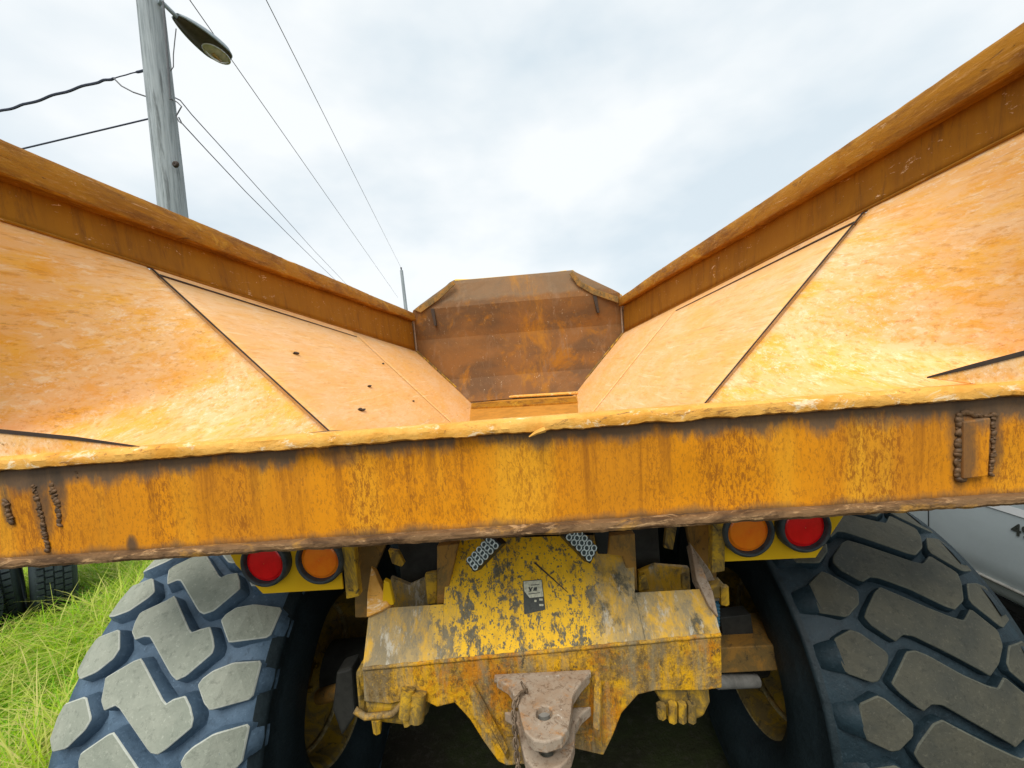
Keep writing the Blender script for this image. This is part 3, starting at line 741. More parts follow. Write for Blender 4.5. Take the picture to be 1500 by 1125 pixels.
# work lights
def work_light(quad, body):
    wl = None
    P = [Vector(p) for p in quad]; n = newell(P)
    if n.dot(CAM - P[0]) < 0: P = [P[1], P[0], P[3], P[2]]; n = -n
    wl = plate('work_light', P, .045, M_BLACK, T, .004)
    q = lambda a, b, h: P[0].lerp(P[1], a).lerp(P[3].lerp(P[2], a), b) + n * h
    plate('led_panel', [q(.06, .06, .0015), q(.94, .06, .0015), q(.94, .94, .0015), q(.06, .94, .0015)], .002, M_LEDB, wl, 0)
    ex = (P[1] - P[0]).normalized(); ey = n.cross(ex)
    for i in range(5):
        for j in range(3):
            c = q(.13 + i * .185, .2 + j * .3, .002); r = .0078
            pts = [c + (ex * math.cos(k * math.pi / 8) + ey * math.sin(k * math.pi / 8)) * r for k in range(16)]
            vs, fs = tube_geo(pts, .0019, 6, True); obj('led', vs, fs, M_LED, wl, smooth=True)
    return wl
yl = 1.19
work_light([at(681, 822, 'y', yl), at(718, 782, 'y', yl), at(735, 797, 'y', yl - .02), at(694, 839, 'y', yl - .02)], None)
work_light([at(821, 786, 'y', yl), at(838, 774, 'y', yl + .02), at(877, 800, 'y', yl + .02), at(865, 825, 'y', yl)][0:1] + [at(838, 768, 'y', yl), at(876, 801, 'y', yl - .0), at(865, 826, 'y', yl)] if False else
           [at(825, 786, 'y', yl - .02), at(865, 827, 'y', yl - .02), at(877, 803, 'y', yl), at(840, 765, 'y', yl)], None)
fpl('light_mount', [(868, 770), (893, 770), (890, 812), (876, 812)], 1.24, .02, M_BLACK)

# ------------------------------------------------------------------ towing hitch
def zz(pts, z): return [at(u, v, 'z', z) for u, v in pts]
def circle(u, v, z, r, n=18):
    c = at(u, v, 'z', z); return [c + V(math.cos(2 * math.pi * k / n) * r, math.sin(2 * math.pi * k / n) * r, 0) for k in range(n)]
ZU, ZL = 1.455, 1.365
hu = holed('towing_hitch', zz([(726, 993), (864, 986), (851, 1000), (839, 1018), (836, 1046), (833, 1066), (822, 1080), (800, 1087), (781, 1084), (768, 1070), (762, 1048), (757, 1024), (744, 1004)], ZU), circle(797, 1044, ZU, .021), .03, M_HITCH, T)
holed('lower_jaw', zz([(738, 1042), (866, 1034), (852, 1046), (842, 1062), (841, 1090), (836, 1108), (822, 1122), (802, 1130), (782, 1126), (769, 1112), (763, 1090), (760, 1066), (752, 1050)], ZL), circle(801, 1096, ZL, .022), .03, M_HITCH, hu)
cpin = at(797, 1048, 'z', ZU - .03)
tube('hitch_pin', [cpin + V(0, 0, .012), cpin + V(0, 0, -.10)], .0185, M_GREYROD, hu, 20)
plate('base_plate', [at(724, 993, 'y', 1.14), at(866, 986, 'y', 1.14), at(862, 1075, 'y', 1.14), at(742, 1080, 'y', 1.14)], .03, M_LOW, hu)
plate('top_strip', [at(724, 993, 'y', 1.128), at(866, 986, 'y', 1.128), at(866, 994, 'y', 1.128), at(724, 1001, 'y', 1.128)], .015, M_HITCH, hu)
for sgn, (u, v) in ((-1, (700, 1030)), (1, (868, 1010))):
    plate('skirt_rib', [at(u + 12 * sgn, v - 25, 'y', 1.13), at(u + 15 * sgn, v + 10, 'y', 1.13), at(u + (44 if sgn < 0 else 14), v + (85 if sgn < 0 else 90), 'y', 1.12), at(u + (40 if sgn < 0 else 10), v + (75 if sgn < 0 else 60), 'y', 1.10)], .02, M_LOW, hu)
ch = [(765, 1002, 1.10), (770, 1012, 1.09), (763, 1016, 1.075), (757, 1024, 1.06), (753, 1034, 1.05), (752, 1044, 1.04), (753, 1054, 1.035), (754, 1064, 1.03), (755, 1074, 1.03), (755, 1084, 1.025), (756, 1094, 1.02), (757, 1104, 1.02), (758, 1114, 1.015), (759, 1124, 1.01), (760, 1134, 1.01)]
CP = [at(u, v, 'y', y - .035) for u, v, y in ch]
for i in range(len(CP) - 1):
    a, b = CP[i], CP[i + 1]; d = (b - a).normalized(); c = (a + b) / 2; L_ = (b - a).length * .5 + .005
    w = d.cross(V(0, 1, 0)).normalized() if i % 2 else d.cross(V(1, .3, 0)).normalized()
    pts = []
    for k in range(12):
        t = 2 * math.pi * k / 12; pts.append(c + d * math.copysign(min(1, abs(math.cos(t)) * 1.15), math.cos(t)) * L_ + w * math.sin(t) * .0062)
    vs, fs = tube_geo(pts, .0026, 6, True); obj('chain_link', vs, fs, M_CHAIN, hu, smooth=True)
# suspension clamps under the frame corners
ca = fpl('spring_clamp', [(519, 985), (534, 985), (534, 1028), (572, 1032), (603, 1022), (625, 1030), (627, 1048), (614, 1060), (590, 1064), (540, 1058), (524, 1048)], 1.17, .12, M_OLD, .012)
for (u, v, r) in ((600, 1030, .02), (616, 1036, .022)):
    c = at(u, v, 'y', 1.14); tube('clamp_collar', [c + V(0, .0, .045), c + V(-.012, -.01, -.03)], r, M_OLD, ca, 14)
tube('clamp_ridge', [at(u, v, 'y', 1.155) for u, v in ((520, 1040), (535, 1050), (575, 1046), (590, 1030))], .010, M_LOW, ca, 8)
tube('bolt', [at(552, 1052, 'y', 1.16), at(553, 1072, 'y', 1.16)], [.016, .012], M_OLD, ca, 6)
tube('bolt', [at(592, 1042, 'y', 1.14), at(598, 1062, 'y', 1.13)], .012, M_OLD, ca, 6)
cb = fpl('spring_clamp', [(958, 1012), (1040, 1008), (1042, 1030), (1032, 1052), (1020, 1056), (980, 1057), (974, 1040)], 1.18, .12, M_OLD, .012)
for u in (985, 999, 1013): tube('bolt', [at(u, 1030, 'y', 1.165), at(u, 1056, 'y', 1.165)], .013, M_OLD, cb, 6)
tube('bolt', [at(968, 1032, 'y', 1.17), at(969, 1050, 'y', 1.17)], .014, M_OLD, cb, 6)

# ------------------------------------------------------------------ wheels
def prof_r(x, w, R):
    s_ = min(1.15, abs(x) / w); return R - .012 * s_ ** 2 - .05 * (max(0, s_ - .6) / .4) ** 2
def block_mesh(name, poly, depth, w, R, mt, ms, inward, smooth_it=1, draft=.012):
    P = chaikin(poly, smooth_it); n = len(P)
    cx = sum(p[0] for p in P) / n; ct = sum(p[1] for p in P) / n
    ar = sum(a[0] * b[1] - b[0] * a[1] for a, b in zip(P, P[1:] + P[:1]))
    if ar < 0: P = P[::-1]
    def off(d):
        Q = []
        for i in range(n):
            a, b, c = P[i - 1], P[i], P[(i + 1) % n]
            t1 = Vector((b[0] - a[0], (b[1] - a[1]) * R)); t2 = Vector((c[0] - b[0], (c[1] - b[1]) * R))
            t = (t1.normalized() + t2.normalized())
            if t.length < 1e-6: t = t1
            t.normalize(); nn = Vector((t.y, -t.x))
            Q.append((b[0] + nn.x * d, b[1] + nn.y * d / R))
        return Q
    def pt(p, dr):
        r = prof_r(p[0], w, R) - dr; return (p[0], -r * math.cos(p[1]), r * math.sin(p[1]))
    rings = [[pt(p, 0) for p in off(-.004)], [pt(p, .003) for p in P], [pt(p, depth) for p in off(draft)]]
    vs = [v for r in rings for v in r]; fs = []
    bm = bmesh.new(); bv = [bm.verts.new(v) for v in vs]
    top = bm.faces.new(bv[:n]); top.material_index = 0
    for k in range(2):
        for i in range(n):
            f = bm.faces.new((bv[k * n + i], bv[(k + 1) * n + i], bv[(k + 1) * n + (i + 1) % n], bv[k * n + (i + 1) % n]))
            f.material_index = 2 if k == 0 else 1; f.smooth = True
    bmesh.ops.triangulate(bm, faces=[top])
    bmesh.ops.recalc_face_normals(bm, faces=bm.faces)
    me = bpy.data.meshes.new(name); bm.to_mesh(me); bm.free(); me.materials.append(mt); me.materials.append(ms); me.materials.append(M_EDGE[mt.name])
    return me
def wheel(c, w, R, depth, n, polys, mt, mg, s, draft, flanks):
    b = R - depth
    prof = [(-.25, .33), (-.29, .345), (-.335, .42), (-.35, .52), (-.345, .60), (-.335, .655), (-.338, .66), (-.33, .67), (-.315, b - .05), (-.26, b - .025), (-.18, b - .008), (0, b)]
    prof = [(x * w / .3, r) for x, r in prof]
    prof = prof + [(-x, r) for x, r in prof[-2::-1]]
    gv, gf = lathe_geo(prof, 120, 'x'); mi = len(prof) - 1
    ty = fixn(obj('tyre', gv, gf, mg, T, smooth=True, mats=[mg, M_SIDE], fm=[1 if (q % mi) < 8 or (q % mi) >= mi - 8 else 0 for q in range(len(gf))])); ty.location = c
    for nm, poly in polys.items():
        mes = []
        for q in range(6):                               # six unequally worn blocks of each kind
            rr2 = random.Random(q * 7 + len(poly)); jit = [(a_ + rr2.gauss(0, .0022), t_ + rr2.gauss(0, .0026)) for a_, t_ in poly]
            if q % 2: b_ = rr2.randrange(len(jit)); cx2 = sum(p[0] for p in jit) / len(jit); ct2 = sum(p[1] for p in jit) / len(jit); jit[b_] = (jit[b_][0] * .93 + cx2 * .07, jit[b_][1] * .93 + ct2 * .07)
            mes.append(block_mesh('tread_block', jit, depth + .006, w, R, mt, mg, s, 1, draft))
        for k in range(n):
            o = bpy.data.objects.new('tread_block', mes[(k * 5 + k // 6) % 6]); COL.objects.link(o); o.parent = ty
            o.rotation_euler = (2 * math.pi * k / n, 0, 0)
    # lug flanks running down the shoulders
    for side, (t0, t1) in flanks.items():
        xs = [.262, .30, .325, .338]; rr = [prof_r(.262, w, R) - .006, prof_r(.30, w, R) - .006, R - .10, R - .155]
        bm = bmesh.new(); rows_ = []
        for x_, r_ in zip(xs, rr):
            x_ = x_ * w / .3; ta = t0 + .015; tb = t1 - .015; k_ = (x_ / w - .87) * .25
            rows_.append([bm.verts.new((side * (x_ + dx), -(r_ - dr) * math.cos(t), (r_ - dr) * math.sin(t))) for t, dx, dr in ((ta - .018 + k_ * .3, -.012, .035), (ta + k_ * .3, 0, 0), ((ta + tb) / 2, .002, 0), (tb - k_ * .3, 0, 0), (tb + .018 - k_ * .3, -.012, .035))])
        for a_, b_ in zip(rows_, rows_[1:]):
            for k in range(4): f = bm.faces.new((a_[k], a_[k + 1], b_[k + 1], b_[k])); f.smooth = True
        bmesh.ops.recalc_face_normals(bm, faces=bm.faces)
        me = bpy.data.meshes.new('shoulder_lug'); bm.to_mesh(me); bm.free(); me.materials.append(mg)
        for k in range(n):
            o = bpy.data.objects.new('shoulder_lug', me); COL.objects.link(o); o.parent = ty; o.rotation_euler = (2 * math.pi * k / n, 0, 0)
    rp = [(-s * .245, .34), (-s * .265, .345), (-s * .27, .33), (-s * .255, .315), (-s * .20, .30), (-s * .15, .285), (-s * .145, .255), (-s * .05, .22), (-s * .02, .12), (-s * .09, .10), (-s * .10, .001)]
    rim = fixn(obj('rim', *lathe_geo(rp, 64, 'x'), M_RIM, T, smooth=True)); rim.location = c
    ring = [V(-s * .262, .345 * math.cos(k * math.pi / 32), .345 * math.sin(k * math.pi / 32)) for k in range(64)]
    rg = tube('rim_ring', ring, .016, M_GREYROD if False else M_RIMR, rim, 8, True)
    ring = [V(-s * .16, .292 * math.cos(k * math.pi / 32), .292 * math.sin(k * math.pi / 32)) for k in range(64)]
    rg = tube('rim_ring', ring, .012, M_RIMR, rim, 8, True)
    me = bpy.data.meshes.new('wheel_nut'); bm = bmesh.new(); bmesh.ops.create_cone(bm, cap_ends=True, segments=6, radius1=.014, radius2=.012, depth=.03, matrix=Matrix.Rotation(math.pi / 2, 4, 'Y')); bm.to_mesh(me); bm.free(); me.materials.append(M_RIM)
    for k in range(12):
        a = 2 * math.pi * k / 12; o = bpy.data.objects.new('wheel_nut', me); COL.objects.link(o); o.parent = rim; o.location = (-s * .055, .185 * math.cos(a), .185 * math.sin(a))
    return ty
PL = {'z': [(-.061, .718), (-.043, .726), (.091, .579), (.11, .59), (.142, .597), (.17, .565), (.189, .526), (.185, .504), (.133, .435), (.101, .424), (.08, .433), (-.049, .57), (-.069, .577), (-.094, .564), (-.119, .596), (-.134, .636), (-.13, .665)],
      'o': [(-.300, .690), (-.302, .764), (-.265, .815), (-.172, .835), (-.131, .765), (-.135, .728), (-.178, .68), (-.235, .664)],
      'i': [(.171, .621), (.178, .646), (.203, .671), (.249, .697), (.316, .706), (.316, .565), (.223, .541), (.204, .568)]}
PR = {'b': [(-.15, .758), (-.095, .825), (-.068, .835), (-.035, .81), (.039, .749), (.097, .706), (.122, .692), (.165, .737), (.211, .648), (.197, .60), (.162, .538), (.115, .502), (.094, .517), (.02, .586), (-.053, .643), (-.079, .649), (-.11, .63), (-.123, .642), (-.159, .692), (-.168, .724)],
      'h': [(-.272, .654), (-.223, .684), (-.204, .674), (-.15, .60), (-.147, .584), (-.161, .548), (-.206, .499), (-.224, .497), (-.276, .525), (-.28, .558)],
      'o': [(.213, .829), (.26, .839), (.325, .845), (.34, .763), (.335, .697), (.236, .657), (.181, .745), (.181, .773)]}
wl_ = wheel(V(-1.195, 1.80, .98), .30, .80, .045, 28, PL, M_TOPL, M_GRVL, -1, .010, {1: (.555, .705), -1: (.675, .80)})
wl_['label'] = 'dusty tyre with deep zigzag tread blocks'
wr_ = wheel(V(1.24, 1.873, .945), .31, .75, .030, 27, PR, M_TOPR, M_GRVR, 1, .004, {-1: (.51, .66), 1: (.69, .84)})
wr_['label'] = 'dark worn tyre with long slanting tread bars'
# second rear axle's tyres and an unseen front box, added to block light underneath
for sx in (-1.195, 1.24):
    pr = [(-.25, .33), (-.335, .42), (-.35, .55), (-.33, .68), (-.26, .76), (.26, .76), (.33, .68), (.35, .55), (.335, .42), (.25, .33)]
    o = fixn(obj('tyre', *lathe_geo(pr, 64, 'x'), M_SIDE, T, smooth=True)); o.location = (sx, 3.60, .93)
box('tractor_light_block', (0, 6.6, 1.25), (2.5, 1.2, 1.6), M_DARK, T)  # unseen box standing in for the tractor unit, added to stop light from ahead
box('belly_guard', (0, 3.0, 1.05), (1.1, 2.4, .3), M_DARK, T)
# axle
ax = tube('axle_housing', [V(-.98, 1.83, .97), V(-.3, 1.83, .98), V(-.22, 1.83, .98), V(.22, 1.83, .98), V(.3, 1.83, .98), V(1.0, 1.86, .95)], [.12, .12, .26, .26, .12, .12], M_DARK, T, 20)
box('trailing_arm', at(1085, 955, 'y', 1.55) + V(.02, .06, 0), (.30, .20, .10), M_BROWN, T)
tube('axle_rod', [at(1050, 999, 'y', 1.50), at(1108, 997, 'y', 1.55)], .024, M_GREYROD, T, 12)
fpl('brake_bracket', [(1055, 905), (1100, 900), (1105, 935), (1060, 940)], 1.58, .06, M_DARK)
fpl('trailing_arm', [(492, 985), (515, 978), (520, 1050), (500, 1080), (486, 1040)], 1.42, .08, M_DARK, .01)
tube('axle_rod', [at(505, 1010, 'y', 1.5), at(470, 1020, 'y', 1.6)], .03, M_BROWN, T, 12)

# ------------------------------------------------------------------ utility pole, street lamp, wires
pb = at(270, 160, 'y', 5.5)
c0, c1 = (at(203, 0, 'y', 5.5) + at(237, 0, 'y', 5.5)) / 2, (at(238, 312, 'y', 5.5) + at(270, 312, 'y', 5.5)) / 2
pole = thing('utility_pole', 'weathered grey wooden utility pole carrying the street lamp', 'utility pole', (c1.x, 5.5, GZ))
zs = [GZ, 2, 4, 5, 6, 7, 8.2]; rs = [.185, .175, .160, .154, .150, .148, .140]
pv, pf = [], []; NR = 28
N = 60
for i in range(N + 1):
    z = GZ + (8.2 - GZ) * i / N; r = .185 - .045 * i / N; x = c1.x + (c0.x - c1.x) * (z - c1.z) / (c0.z - c1.z)
    for k in range(NR):
        a = 2 * math.pi * k / NR; rr = r * (1 + .018 * fbm(math.cos(a) * 2, math.sin(a) * 2, z * .4) + .02 * fbm(math.cos(a) * 5, math.sin(a) * 5, z * .15))
        pv.append(V(x + rr * math.cos(a), 5.5 + rr * math.sin(a), z))
for i in range(N):
    for k in range(NR): pf.append((i * NR + k, i * NR + (k + 1) % NR, (i + 1) * NR + (k + 1) % NR, (i + 1) * NR + k))
pf.append(tuple(range(N * NR, N * NR + NR)))
pm = obj('pole_shaft', pv, pf, M_WOOD, pole, smooth=True)
kn = at(256, 240, 'y', 5.36)
fixn(obj('knot', *[([Vector(v) * 1 + kn for v in lathe_geo([(0, .001), (-.008, .018), (-.004, .035), (.02, .045)], 14, 'y')[0]]), lathe_geo([(0, .001), (-.008, .018), (-.004, .035), (.02, .045)], 14, 'y')[1]], M_GOUGE, pm, smooth=True))
# strip of cable up the pole, staples
tube('pole_cable', [at(247 + i * .9, 110 + i * 12, 'y', 5.345) for i in range(-9, 4)], .012, M_WIRE2, pole, 6)
# street lamp: head runs away from the camera over the road
l0 = at(258, 24, 'y', 5.55); hz = l0.z - .02
l1 = at(331, 90, 'z', hz)
axd = (l1 - l0); axd.z = -.0; ln = axd.length; axd.normalize(); sd_ = axd.cross(V(0, 0, 1)).normalized()
lamp = thing('street_lamp', 'grey cobra-head street lamp with oval glass under its nose', 'street lamp', (l0.x, l0.y, l0.z))
arm0 = at(236, 2, 'y', 5.42)
tube('lamp_arm', [arm0 + V(-.12, .1, .05), arm0, l0 + axd * .02], .028, M_LAMP, lamp, 10)
def half(t): return .055 + .13 * math.sin(min(1, t * 1.02) ** .8 * math.pi * .62) * (1 if t < .8 else math.sqrt(max(0.02, 1 - ((t - .8) / .2) ** 2)))
vs, fs = [], []; NT, NA = 26, 16
for i in range(NT + 1):
    t = i / NT; hw = half(t); c = l0 + axd * ln * t
    for k in range(NA + 1):
        a = math.pi * k / NA; vs.append(c + sd_ * hw * math.cos(a) + V(0, 0, (hw * .75) * math.sin(a) ** .8))
for i in range(NT):
    for k in range(NA): a = i * (NA + 1) + k; fs.append((a, a + 1, a + NA + 2, a + NA + 1))
fs.append(tuple(range(NA + 1))); fs.append(tuple(range(NT * (NA + 1), NT * (NA + 1) + NA + 1)))
obj('lamp_hood', vs, fs, M_LAMP, lamp, smooth=True)
vs = []; fs = []
for i in range(NT + 1):
    t = i / NT; hw = half(t) * .97; c = l0 + axd * ln * t
    for k in range(9): q = -1 + 2 * k / 8; vs.append(c + sd_ * hw * q + V(0, 0, -.035 * (1 - q * q)))
for i in range(NT):
    for k in range(8): a = i * 9 + k; fs.append((a, a + 1, a + 10, a + 9))
obj('lamp_underside', vs, fs, M_LAMPIN, lamp, smooth=True)
tube('lamp_rim', [l0 + axd * ln * (i / NT) + sd_ * half(i / NT) for i in range(NT + 1)] + [l0 + axd * ln * (i / NT) - sd_ * half(i / NT) for i in range(NT, -1, -1)], .012, M_LAMP, lamp, 6)
gc = l0 + axd * ln * .79; vs = [gc + V(0, 0, -.085)]; fs = []
for rr_, dz in ((.35, -.08), (.7, -.065), (1, -.03)):
    for k in range(24):
        a = 2 * math.pi * k / 24; vs.append(gc + axd * math.cos(a) * .20 * ln / .8 * rr_ + sd_ * math.sin(a) * .125 * rr_ + V(0, 0, dz))
for k in range(24):
    fs.append((0, 1 + k, 1 + (k + 1) % 24))
    for r_ in range(2): fs.append((1 + r_ * 24 + k, 1 + (r_ + 1) * 24 + k, 1 + (r_ + 1) * 24 + (k + 1) % 24, 1 + r_ * 24 + (k + 1) % 24))
gl = obj('lamp_glass', vs, fs, M_LGLASS, lamp, smooth=True)
tube('glass_rim', [gc + axd * math.cos(2 * math.pi * k / 24) * .205 * ln / .8 + sd_ * math.sin(2 * math.pi * k / 24) * .13 + V(0, 0, -.034) for k in range(24)], .009, M_VANW, lamp, 6, True)
obj('lamp_bulb', *tube_geo([gc - axd * .08 + V(0, 0, -.088), gc + axd * .06 + V(0, 0, -.088)], [.028, .02], 8), m_simple('amber_bulb', (.45, .27, .05), .3, 0, .3), gl, smooth=True)

def wire(label, pts, r, mat, name='overhead_wire', n=6, group=None):
    o = tube(name, pts, r, mat, None, n); tag(o, label, 'wire', group); return o
def run(a, b, sag, k=24): return [a.lerp(b, i / k) - V(0, 0, sag * 4 * (i / k) * (1 - i / k)) for i in range(k + 1)]
f0 = at(588, 396, 'y', 36); f1 = at(598, 470, 'y', 36)
# second pole far off
fp = thing('utility_pole', 'thin distant utility pole just left of the headboard', 'utility pole', (f0.x, 36, GZ))
tube('pole_shaft', [V(f0.x + .22, 36, GZ), V(f0.x + .12, 36, 6), V(f0.x, 36, f0.z)], [.17, .16, .13], M_WOOD, fp, 10)
tube('pole_cap', [V(f0.x, 36, f0.z), V(f0.x - .01, 36, f0.z + .25)], [.05, .08], M_WIRE2, fp, 8)
near1 = at(390, 0, 'y', 7.5); d1 = (near1 - V(f0.x, 36, f0.z + .2))
wire('thin overhead wire running from the top edge to the distant pole tip', run(V(f0.x, 36, f0.z + .2), near1 + d1 * .15, .0), .008, M_WIRE2)
near2 = at(278, 0, 'y', 6.5); e2 = at(583, 436, 'y', 36); d2 = near2 - e2
wire('thin overhead wire passing just behind the street lamp head', run(e2, near2 + d2 * .12, 0), .008, M_WIRE2)
e3 = at(560, 480, 'y', 30)
wire('upper of two wires leaving the near pole toward the distance', [at(u, v, 'y', y) for u, v, y in ((256, 143, 5.6), (264, 147, 5.75), (281, 168, 6.2), (330, 222, 7.6), (400, 300, 11), (460, 367, 17), (510, 419, 26), (560, 470, 40))], .008, M_WIRE)
wire('lower of two wires leaving the near pole toward the distance', [at(u, v, 'y', y) for u, v, y in ((262, 172, 5.6), (266, 180, 5.75), (300, 217, 6.5), (360, 281, 8.6), (420, 341, 12), (470, 390, 18), (508, 426, 26), (560, 480, 40))], .008, M_WIRE)
tw0 = [at(u, v, 'y', 5.45) for u, v in ((212, 103), (190, 108), (166, 115), (140, 121), (90, 136), (40, 152), (0, 163), (-60, 182), (-140, 210))]
vs, fs = [], []
tw = []
for i in range(len(tw0) - 1):
    for k in range(8): tw.append(tw0[i].lerp(tw0[i + 1], k / 8))
tw = [p + V(0, .006 * math.sin(i * .9), .006 * math.cos(i * .9)) * (1 if i > 16 else .2) for i, p in enumerate(tw)]
wire('thick twisted cable running from the near pole to the left edge', tw, [.007 if 4 < i < 16 else .016 for i in range(len(tw))], M_WIRE, 'twisted_cable')
wire('straight service wire sloping down left of the near pole', run(at(222, 173, 'y', 5.45), at(-60, 240, 'y', 5.2), .0), .010, M_WIRE)
wire('short slack lead hanging beside the near pole', [at(u, v, 'y', 5.42) for u, v in ((167, 115), (178, 126), (195, 135), (216, 142), (224, 146))], .009, M_WIRE2, 'slack_lead')
wire('looped lead dangling under the street lamp', [at(u, v, 'y', 5.45) for u, v in ((258, 42), (256, 60), (254, 80), (254, 98), (250, 104), (248, 98))], .006, M_WIRE2, 'slack_lead')
wire('curled tie wire on the right side of the near pole', [at(u, v, 'y', 5.5) for u, v in ((252, 145), (260, 150), (266, 156), (262, 163), (258, 170), (262, 178), (268, 182))], .008, M_WIRE2, 'slack_lead')

# ------------------------------------------------------------------ old tyres in the grass
def old_tyre(c, rz, tilt, R, w, label):
    b = R - .012
    prof = [(-w * .42, R * .55), (-w * .5, R * .62), (-w * .53, R * .78), (-w * .47, R * .93), (-w * .40, b), (0, b + .004), (w * .40, b), (w * .47, R * .93), (w * .53, R * .78), (w * .5, R * .62), (w * .42, R * .55), (w * .3, R * .6), (-w * .3, R * .6)]
    o = fixn(obj('old_tyre', *lathe_geo(prof, 72, 'x', True), M_OLDRUB, None, smooth=True))
    o.location = c; o.rotation_euler = (0, tilt, rz)
    tag(o, label, 'tyre', 'old tyres in the grass')
    bm = bmesh.new(); nn = 54
    for k in range(nn):
        for j in range(4):
            M = Matrix.Rotation(2 * math.pi * (k + .5 * (j % 2)) / nn, 4, 'X') @ Matrix.Translation((-w * .3 + j * w * .2, 0, R)) @ Matrix.Diagonal((w * .165, 2 * math.pi * R / nn * .72, .02, 1))
            bmesh.ops.create_cube(bm, size=1, matrix=M)
    t = fromb('tread_ribs', bm, M_OLDRUB, o); t['kind'] = 'stuff'
    return o
old_tyre(V(-5.02, 3.97, GZ + .48), math.radians(52), .05, .52, .30, 'old dark tyre standing tread-on in the grass, nearest the dump truck')
old_tyre(V(-5.27, 3.70, GZ + .50), math.radians(52), -.03, .52, .30, 'old tyre squeezed between two others in the grass')
old_tyre(V(-5.12, 2.98, GZ + .47), math.radians(-36), .10, .52, .28, 'bluish old tyre showing its sidewall at left edge')

# ------------------------------------------------------------------ grass
random.seed(3)
vs, fs, tone = [], [], []
def blade(x, y, h, bend, an, w, tn):
    d = Vector((math.cos(an), math.sin(an), 0)); sd2 = Vector((-d.y, d.x, 0)); b0 = len(vs); SEG = 4
    z0 = GZ - .01 
    for i in range(SEG + 1):
        t = i / SEG; p = Vector((x, y, z0)) + d * bend * h * t * t + Vector((0, 0, h * (t - .35 * bend * t * t)))
        ww = w * (1 - t) ** .6 if i < SEG else .0006
        vs.append(p - sd2 * ww); vs.append(p + sd2 * ww)
    for i in range(SEG): fs.append((b0 + 2 * i, b0 + 2 * i + 1, b0 + 2 * i + 3, b0 + 2 * i + 2)); tone.append(tn)
cnt = 0
while cnt < 60000:
    x = random.uniform(-7.2, -1.55); y = random.uniform(1.6, 6.2)
    if min((x + 4.85) ** 2 + (y - 3.75) ** 2, (x + 5.1) ** 2 + (y - 3.5) ** 2) < .16 and random.random() < .9: continue
    if (x + 5.3) ** 2 + (y - 3.9) ** 2 < .25: continue
    dist = math.hypot(x, y)
    if random.random() > min(1, 3.0 / dist): continue
    clump = fbm(x * 1.3, y * 1.3, 0)
    h = random.uniform(.2, .44) * (1 + .5 * clump); tn = max(0, min(.98, random.gauss(.38, .30) + clump * .35))
    if random.random() < .15: tn = random.uniform(.75, .98); h *= 1.25
    blade(x, y, h, random.uniform(.4, 1.7), random.uniform(0, 6.283), random.uniform(.003, .0075), tn); cnt += 1
g = obj('grass', vs, fs, M_GRASS); a = g.data.attributes.new('tone', 'FLOAT', 'FACE'); a.data.foreach_set('value', tone)
struct(g, 'stuff'); g['label'] = 'long bright green and straw-coloured grass left of the truck'; g['category'] = 'grass'

# ------------------------------------------------------------------ parked van on the right
van = thing('parked_van', 'grey-blue van with a white stripe and dark numerals on its side', 'van', (3.7, 5.0, GZ))
X0 = 3.0
sec = [(X0 + .10, .50), (X0 + .02, .60), (X0 - .005, .80), (X0, 1.05), (X0 + .02, 1.35), (X0 + .06, 1.62), (X0 + .22, 2.10), (X0 + .34, 2.20), (X0 + 1.36, 2.20), (X0 + 1.48, 2.10), (X0 + 1.66, 1.3), (X0 + 1.70, .8), (X0 + 1.62, .5)]
vs, fs = [], []; ys = [1.0, 1.06, 1.2, 2.0, 3.0, 4.0, 5.2, 5.5, 5.6]; sc_ = [.90, .97, 1, 1, 1, 1, 1, .97, .9]
cx_, cz_ = X0 + .85, 1.3
for y, k in zip(ys, sc_):
    for x, z in sec: vs.append(V(cx_ + (x - cx_) * k, y, cz_ + (z - cz_) * k))
n = len(sec)
for i in range(len(ys) - 1):
    for k in range(n): fs.append((i * n + k, i * n + (k + 1) % n, (i + 1) * n + (k + 1) % n, (i + 1) * n + k))
fs += [tuple(range(n)), tuple(range((len(ys) - 1) * n, len(ys) * n))]
fixn(obj('van_body', vs, fs, M_VAN, van, smooth=True))
def side_x(z):
    for (xa, za), (xb, zb) in zip(sec, sec[1:]):
        if za <= z <= zb: return xa + (xb - xa) * (z - za) / (zb - za)
    return X0
vs = []; zz_ = [1.150, 1.165, 1.18, 1.198]; ysn = [1.25, 2, 3, 4, 5.15]
fs = []
for y in ysn:
    for z in zz_: vs.append(V(side_x(z) - .004, y, z))
for i in range(len(ysn) - 1):
    for k in range(3): fs.append((i * 4 + k, i * 4 + 4 + k, i * 4 + 5 + k, i * 4 + 1 + k))
obj('side_stripe', vs, fs, M_VANW, van)
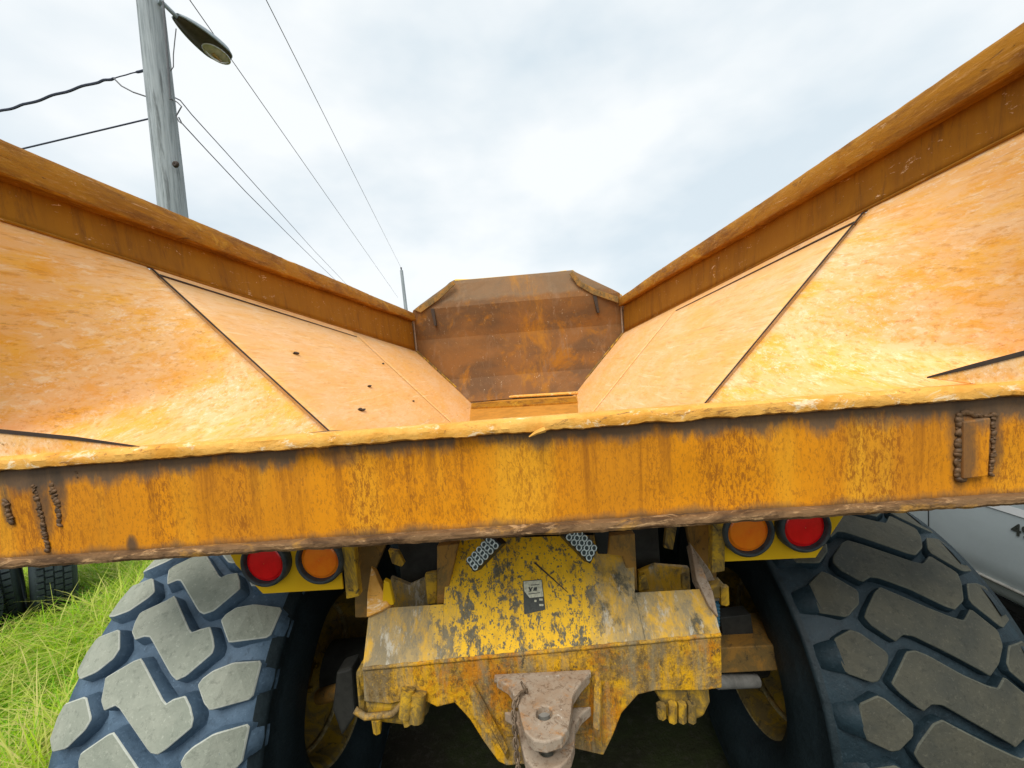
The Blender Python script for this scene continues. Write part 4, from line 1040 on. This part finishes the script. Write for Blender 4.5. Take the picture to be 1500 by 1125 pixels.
plate('door_sill', [V(X0 + .05, 1.2, .49), V(X0 + .05, 5.3, .49), V(X0 + .05, 5.3, .545), V(X0 + .05, 1.2, .545)], .10, M_BLACK, van)
for y0_, y1_ in ((1.5, 3.1), (3.2, 4.9)):
    plate('side_window', [V(side_x(z) - .006, y, z) for y, z in ((y0_, 1.66), (y1_, 1.66), (y1_ - .05, 2.0), (y0_ + .05, 2.0))], .004, M_GLASS, van)
for y in (1.75, 3.15):
    obj('panel_gap', [V(side_x(z) - .003, y + d, z) for z in (.56, .7, .8, .95, 1.05, 1.2, 1.35, 1.5, 1.62) for d in (-.004, .004)], [(2 * k, 2 * k + 1, 2 * k + 3, 2 * k + 2) for k in range(8)], M_BLACK, van)
tube('sill_trim', [V(side_x(.66) - .006, y, .66) for y in (1.25, 2, 3, 4, 5.1)], .012, M_GREYROD, van, 8)
def text(name, body, size, mat, parent, M):
    cu = bpy.data.curves.new(name, 'FONT'); cu.body = body; cu.size = size; cu.extrude = .0008; cu.offset = size * .02
    o = bpy.data.objects.new(name, cu); COL.objects.link(o); dg = bpy.context.evaluated_depsgraph_get()
    me = bpy.data.meshes.new_from_object(o.evaluated_get(dg)); bpy.data.objects.remove(o)
    me.transform(M); me.materials.clear(); me.materials.append(mat); return link(name, me, parent)
n0 = at(1481, 780, 'x', X0 - .004)
text('numeral', '49', .105, M_INK, van, Matrix.Translation((X0 - .004, n0.y, n0.z - .005)) @ Matrix.Rotation(math.radians(2), 4, 'Y') @ Matrix.Rotation(-math.pi / 2, 4, 'Z') @ Matrix.Rotation(math.pi / 2, 4, 'X'))
for y in (2.25, 4.7):
    o = fixn(obj('van_wheel', *lathe_geo([(-.02, .20), (-.06, .23), (-.07, .30), (-.05, .345), (.0, .36), (.12, .36), (.15, .30)], 48, 'x'), M_OLDRUB, van, smooth=True)); o.location = V(X0 + .10, y, GZ + .36)
    h = fixn(obj('wheel_hub', *lathe_geo([(-.02, .205), (-.055, .19), (-.05, .14), (-.075, .08), (-.08, .001)], 40, 'x'), M_VANW, o, smooth=True))
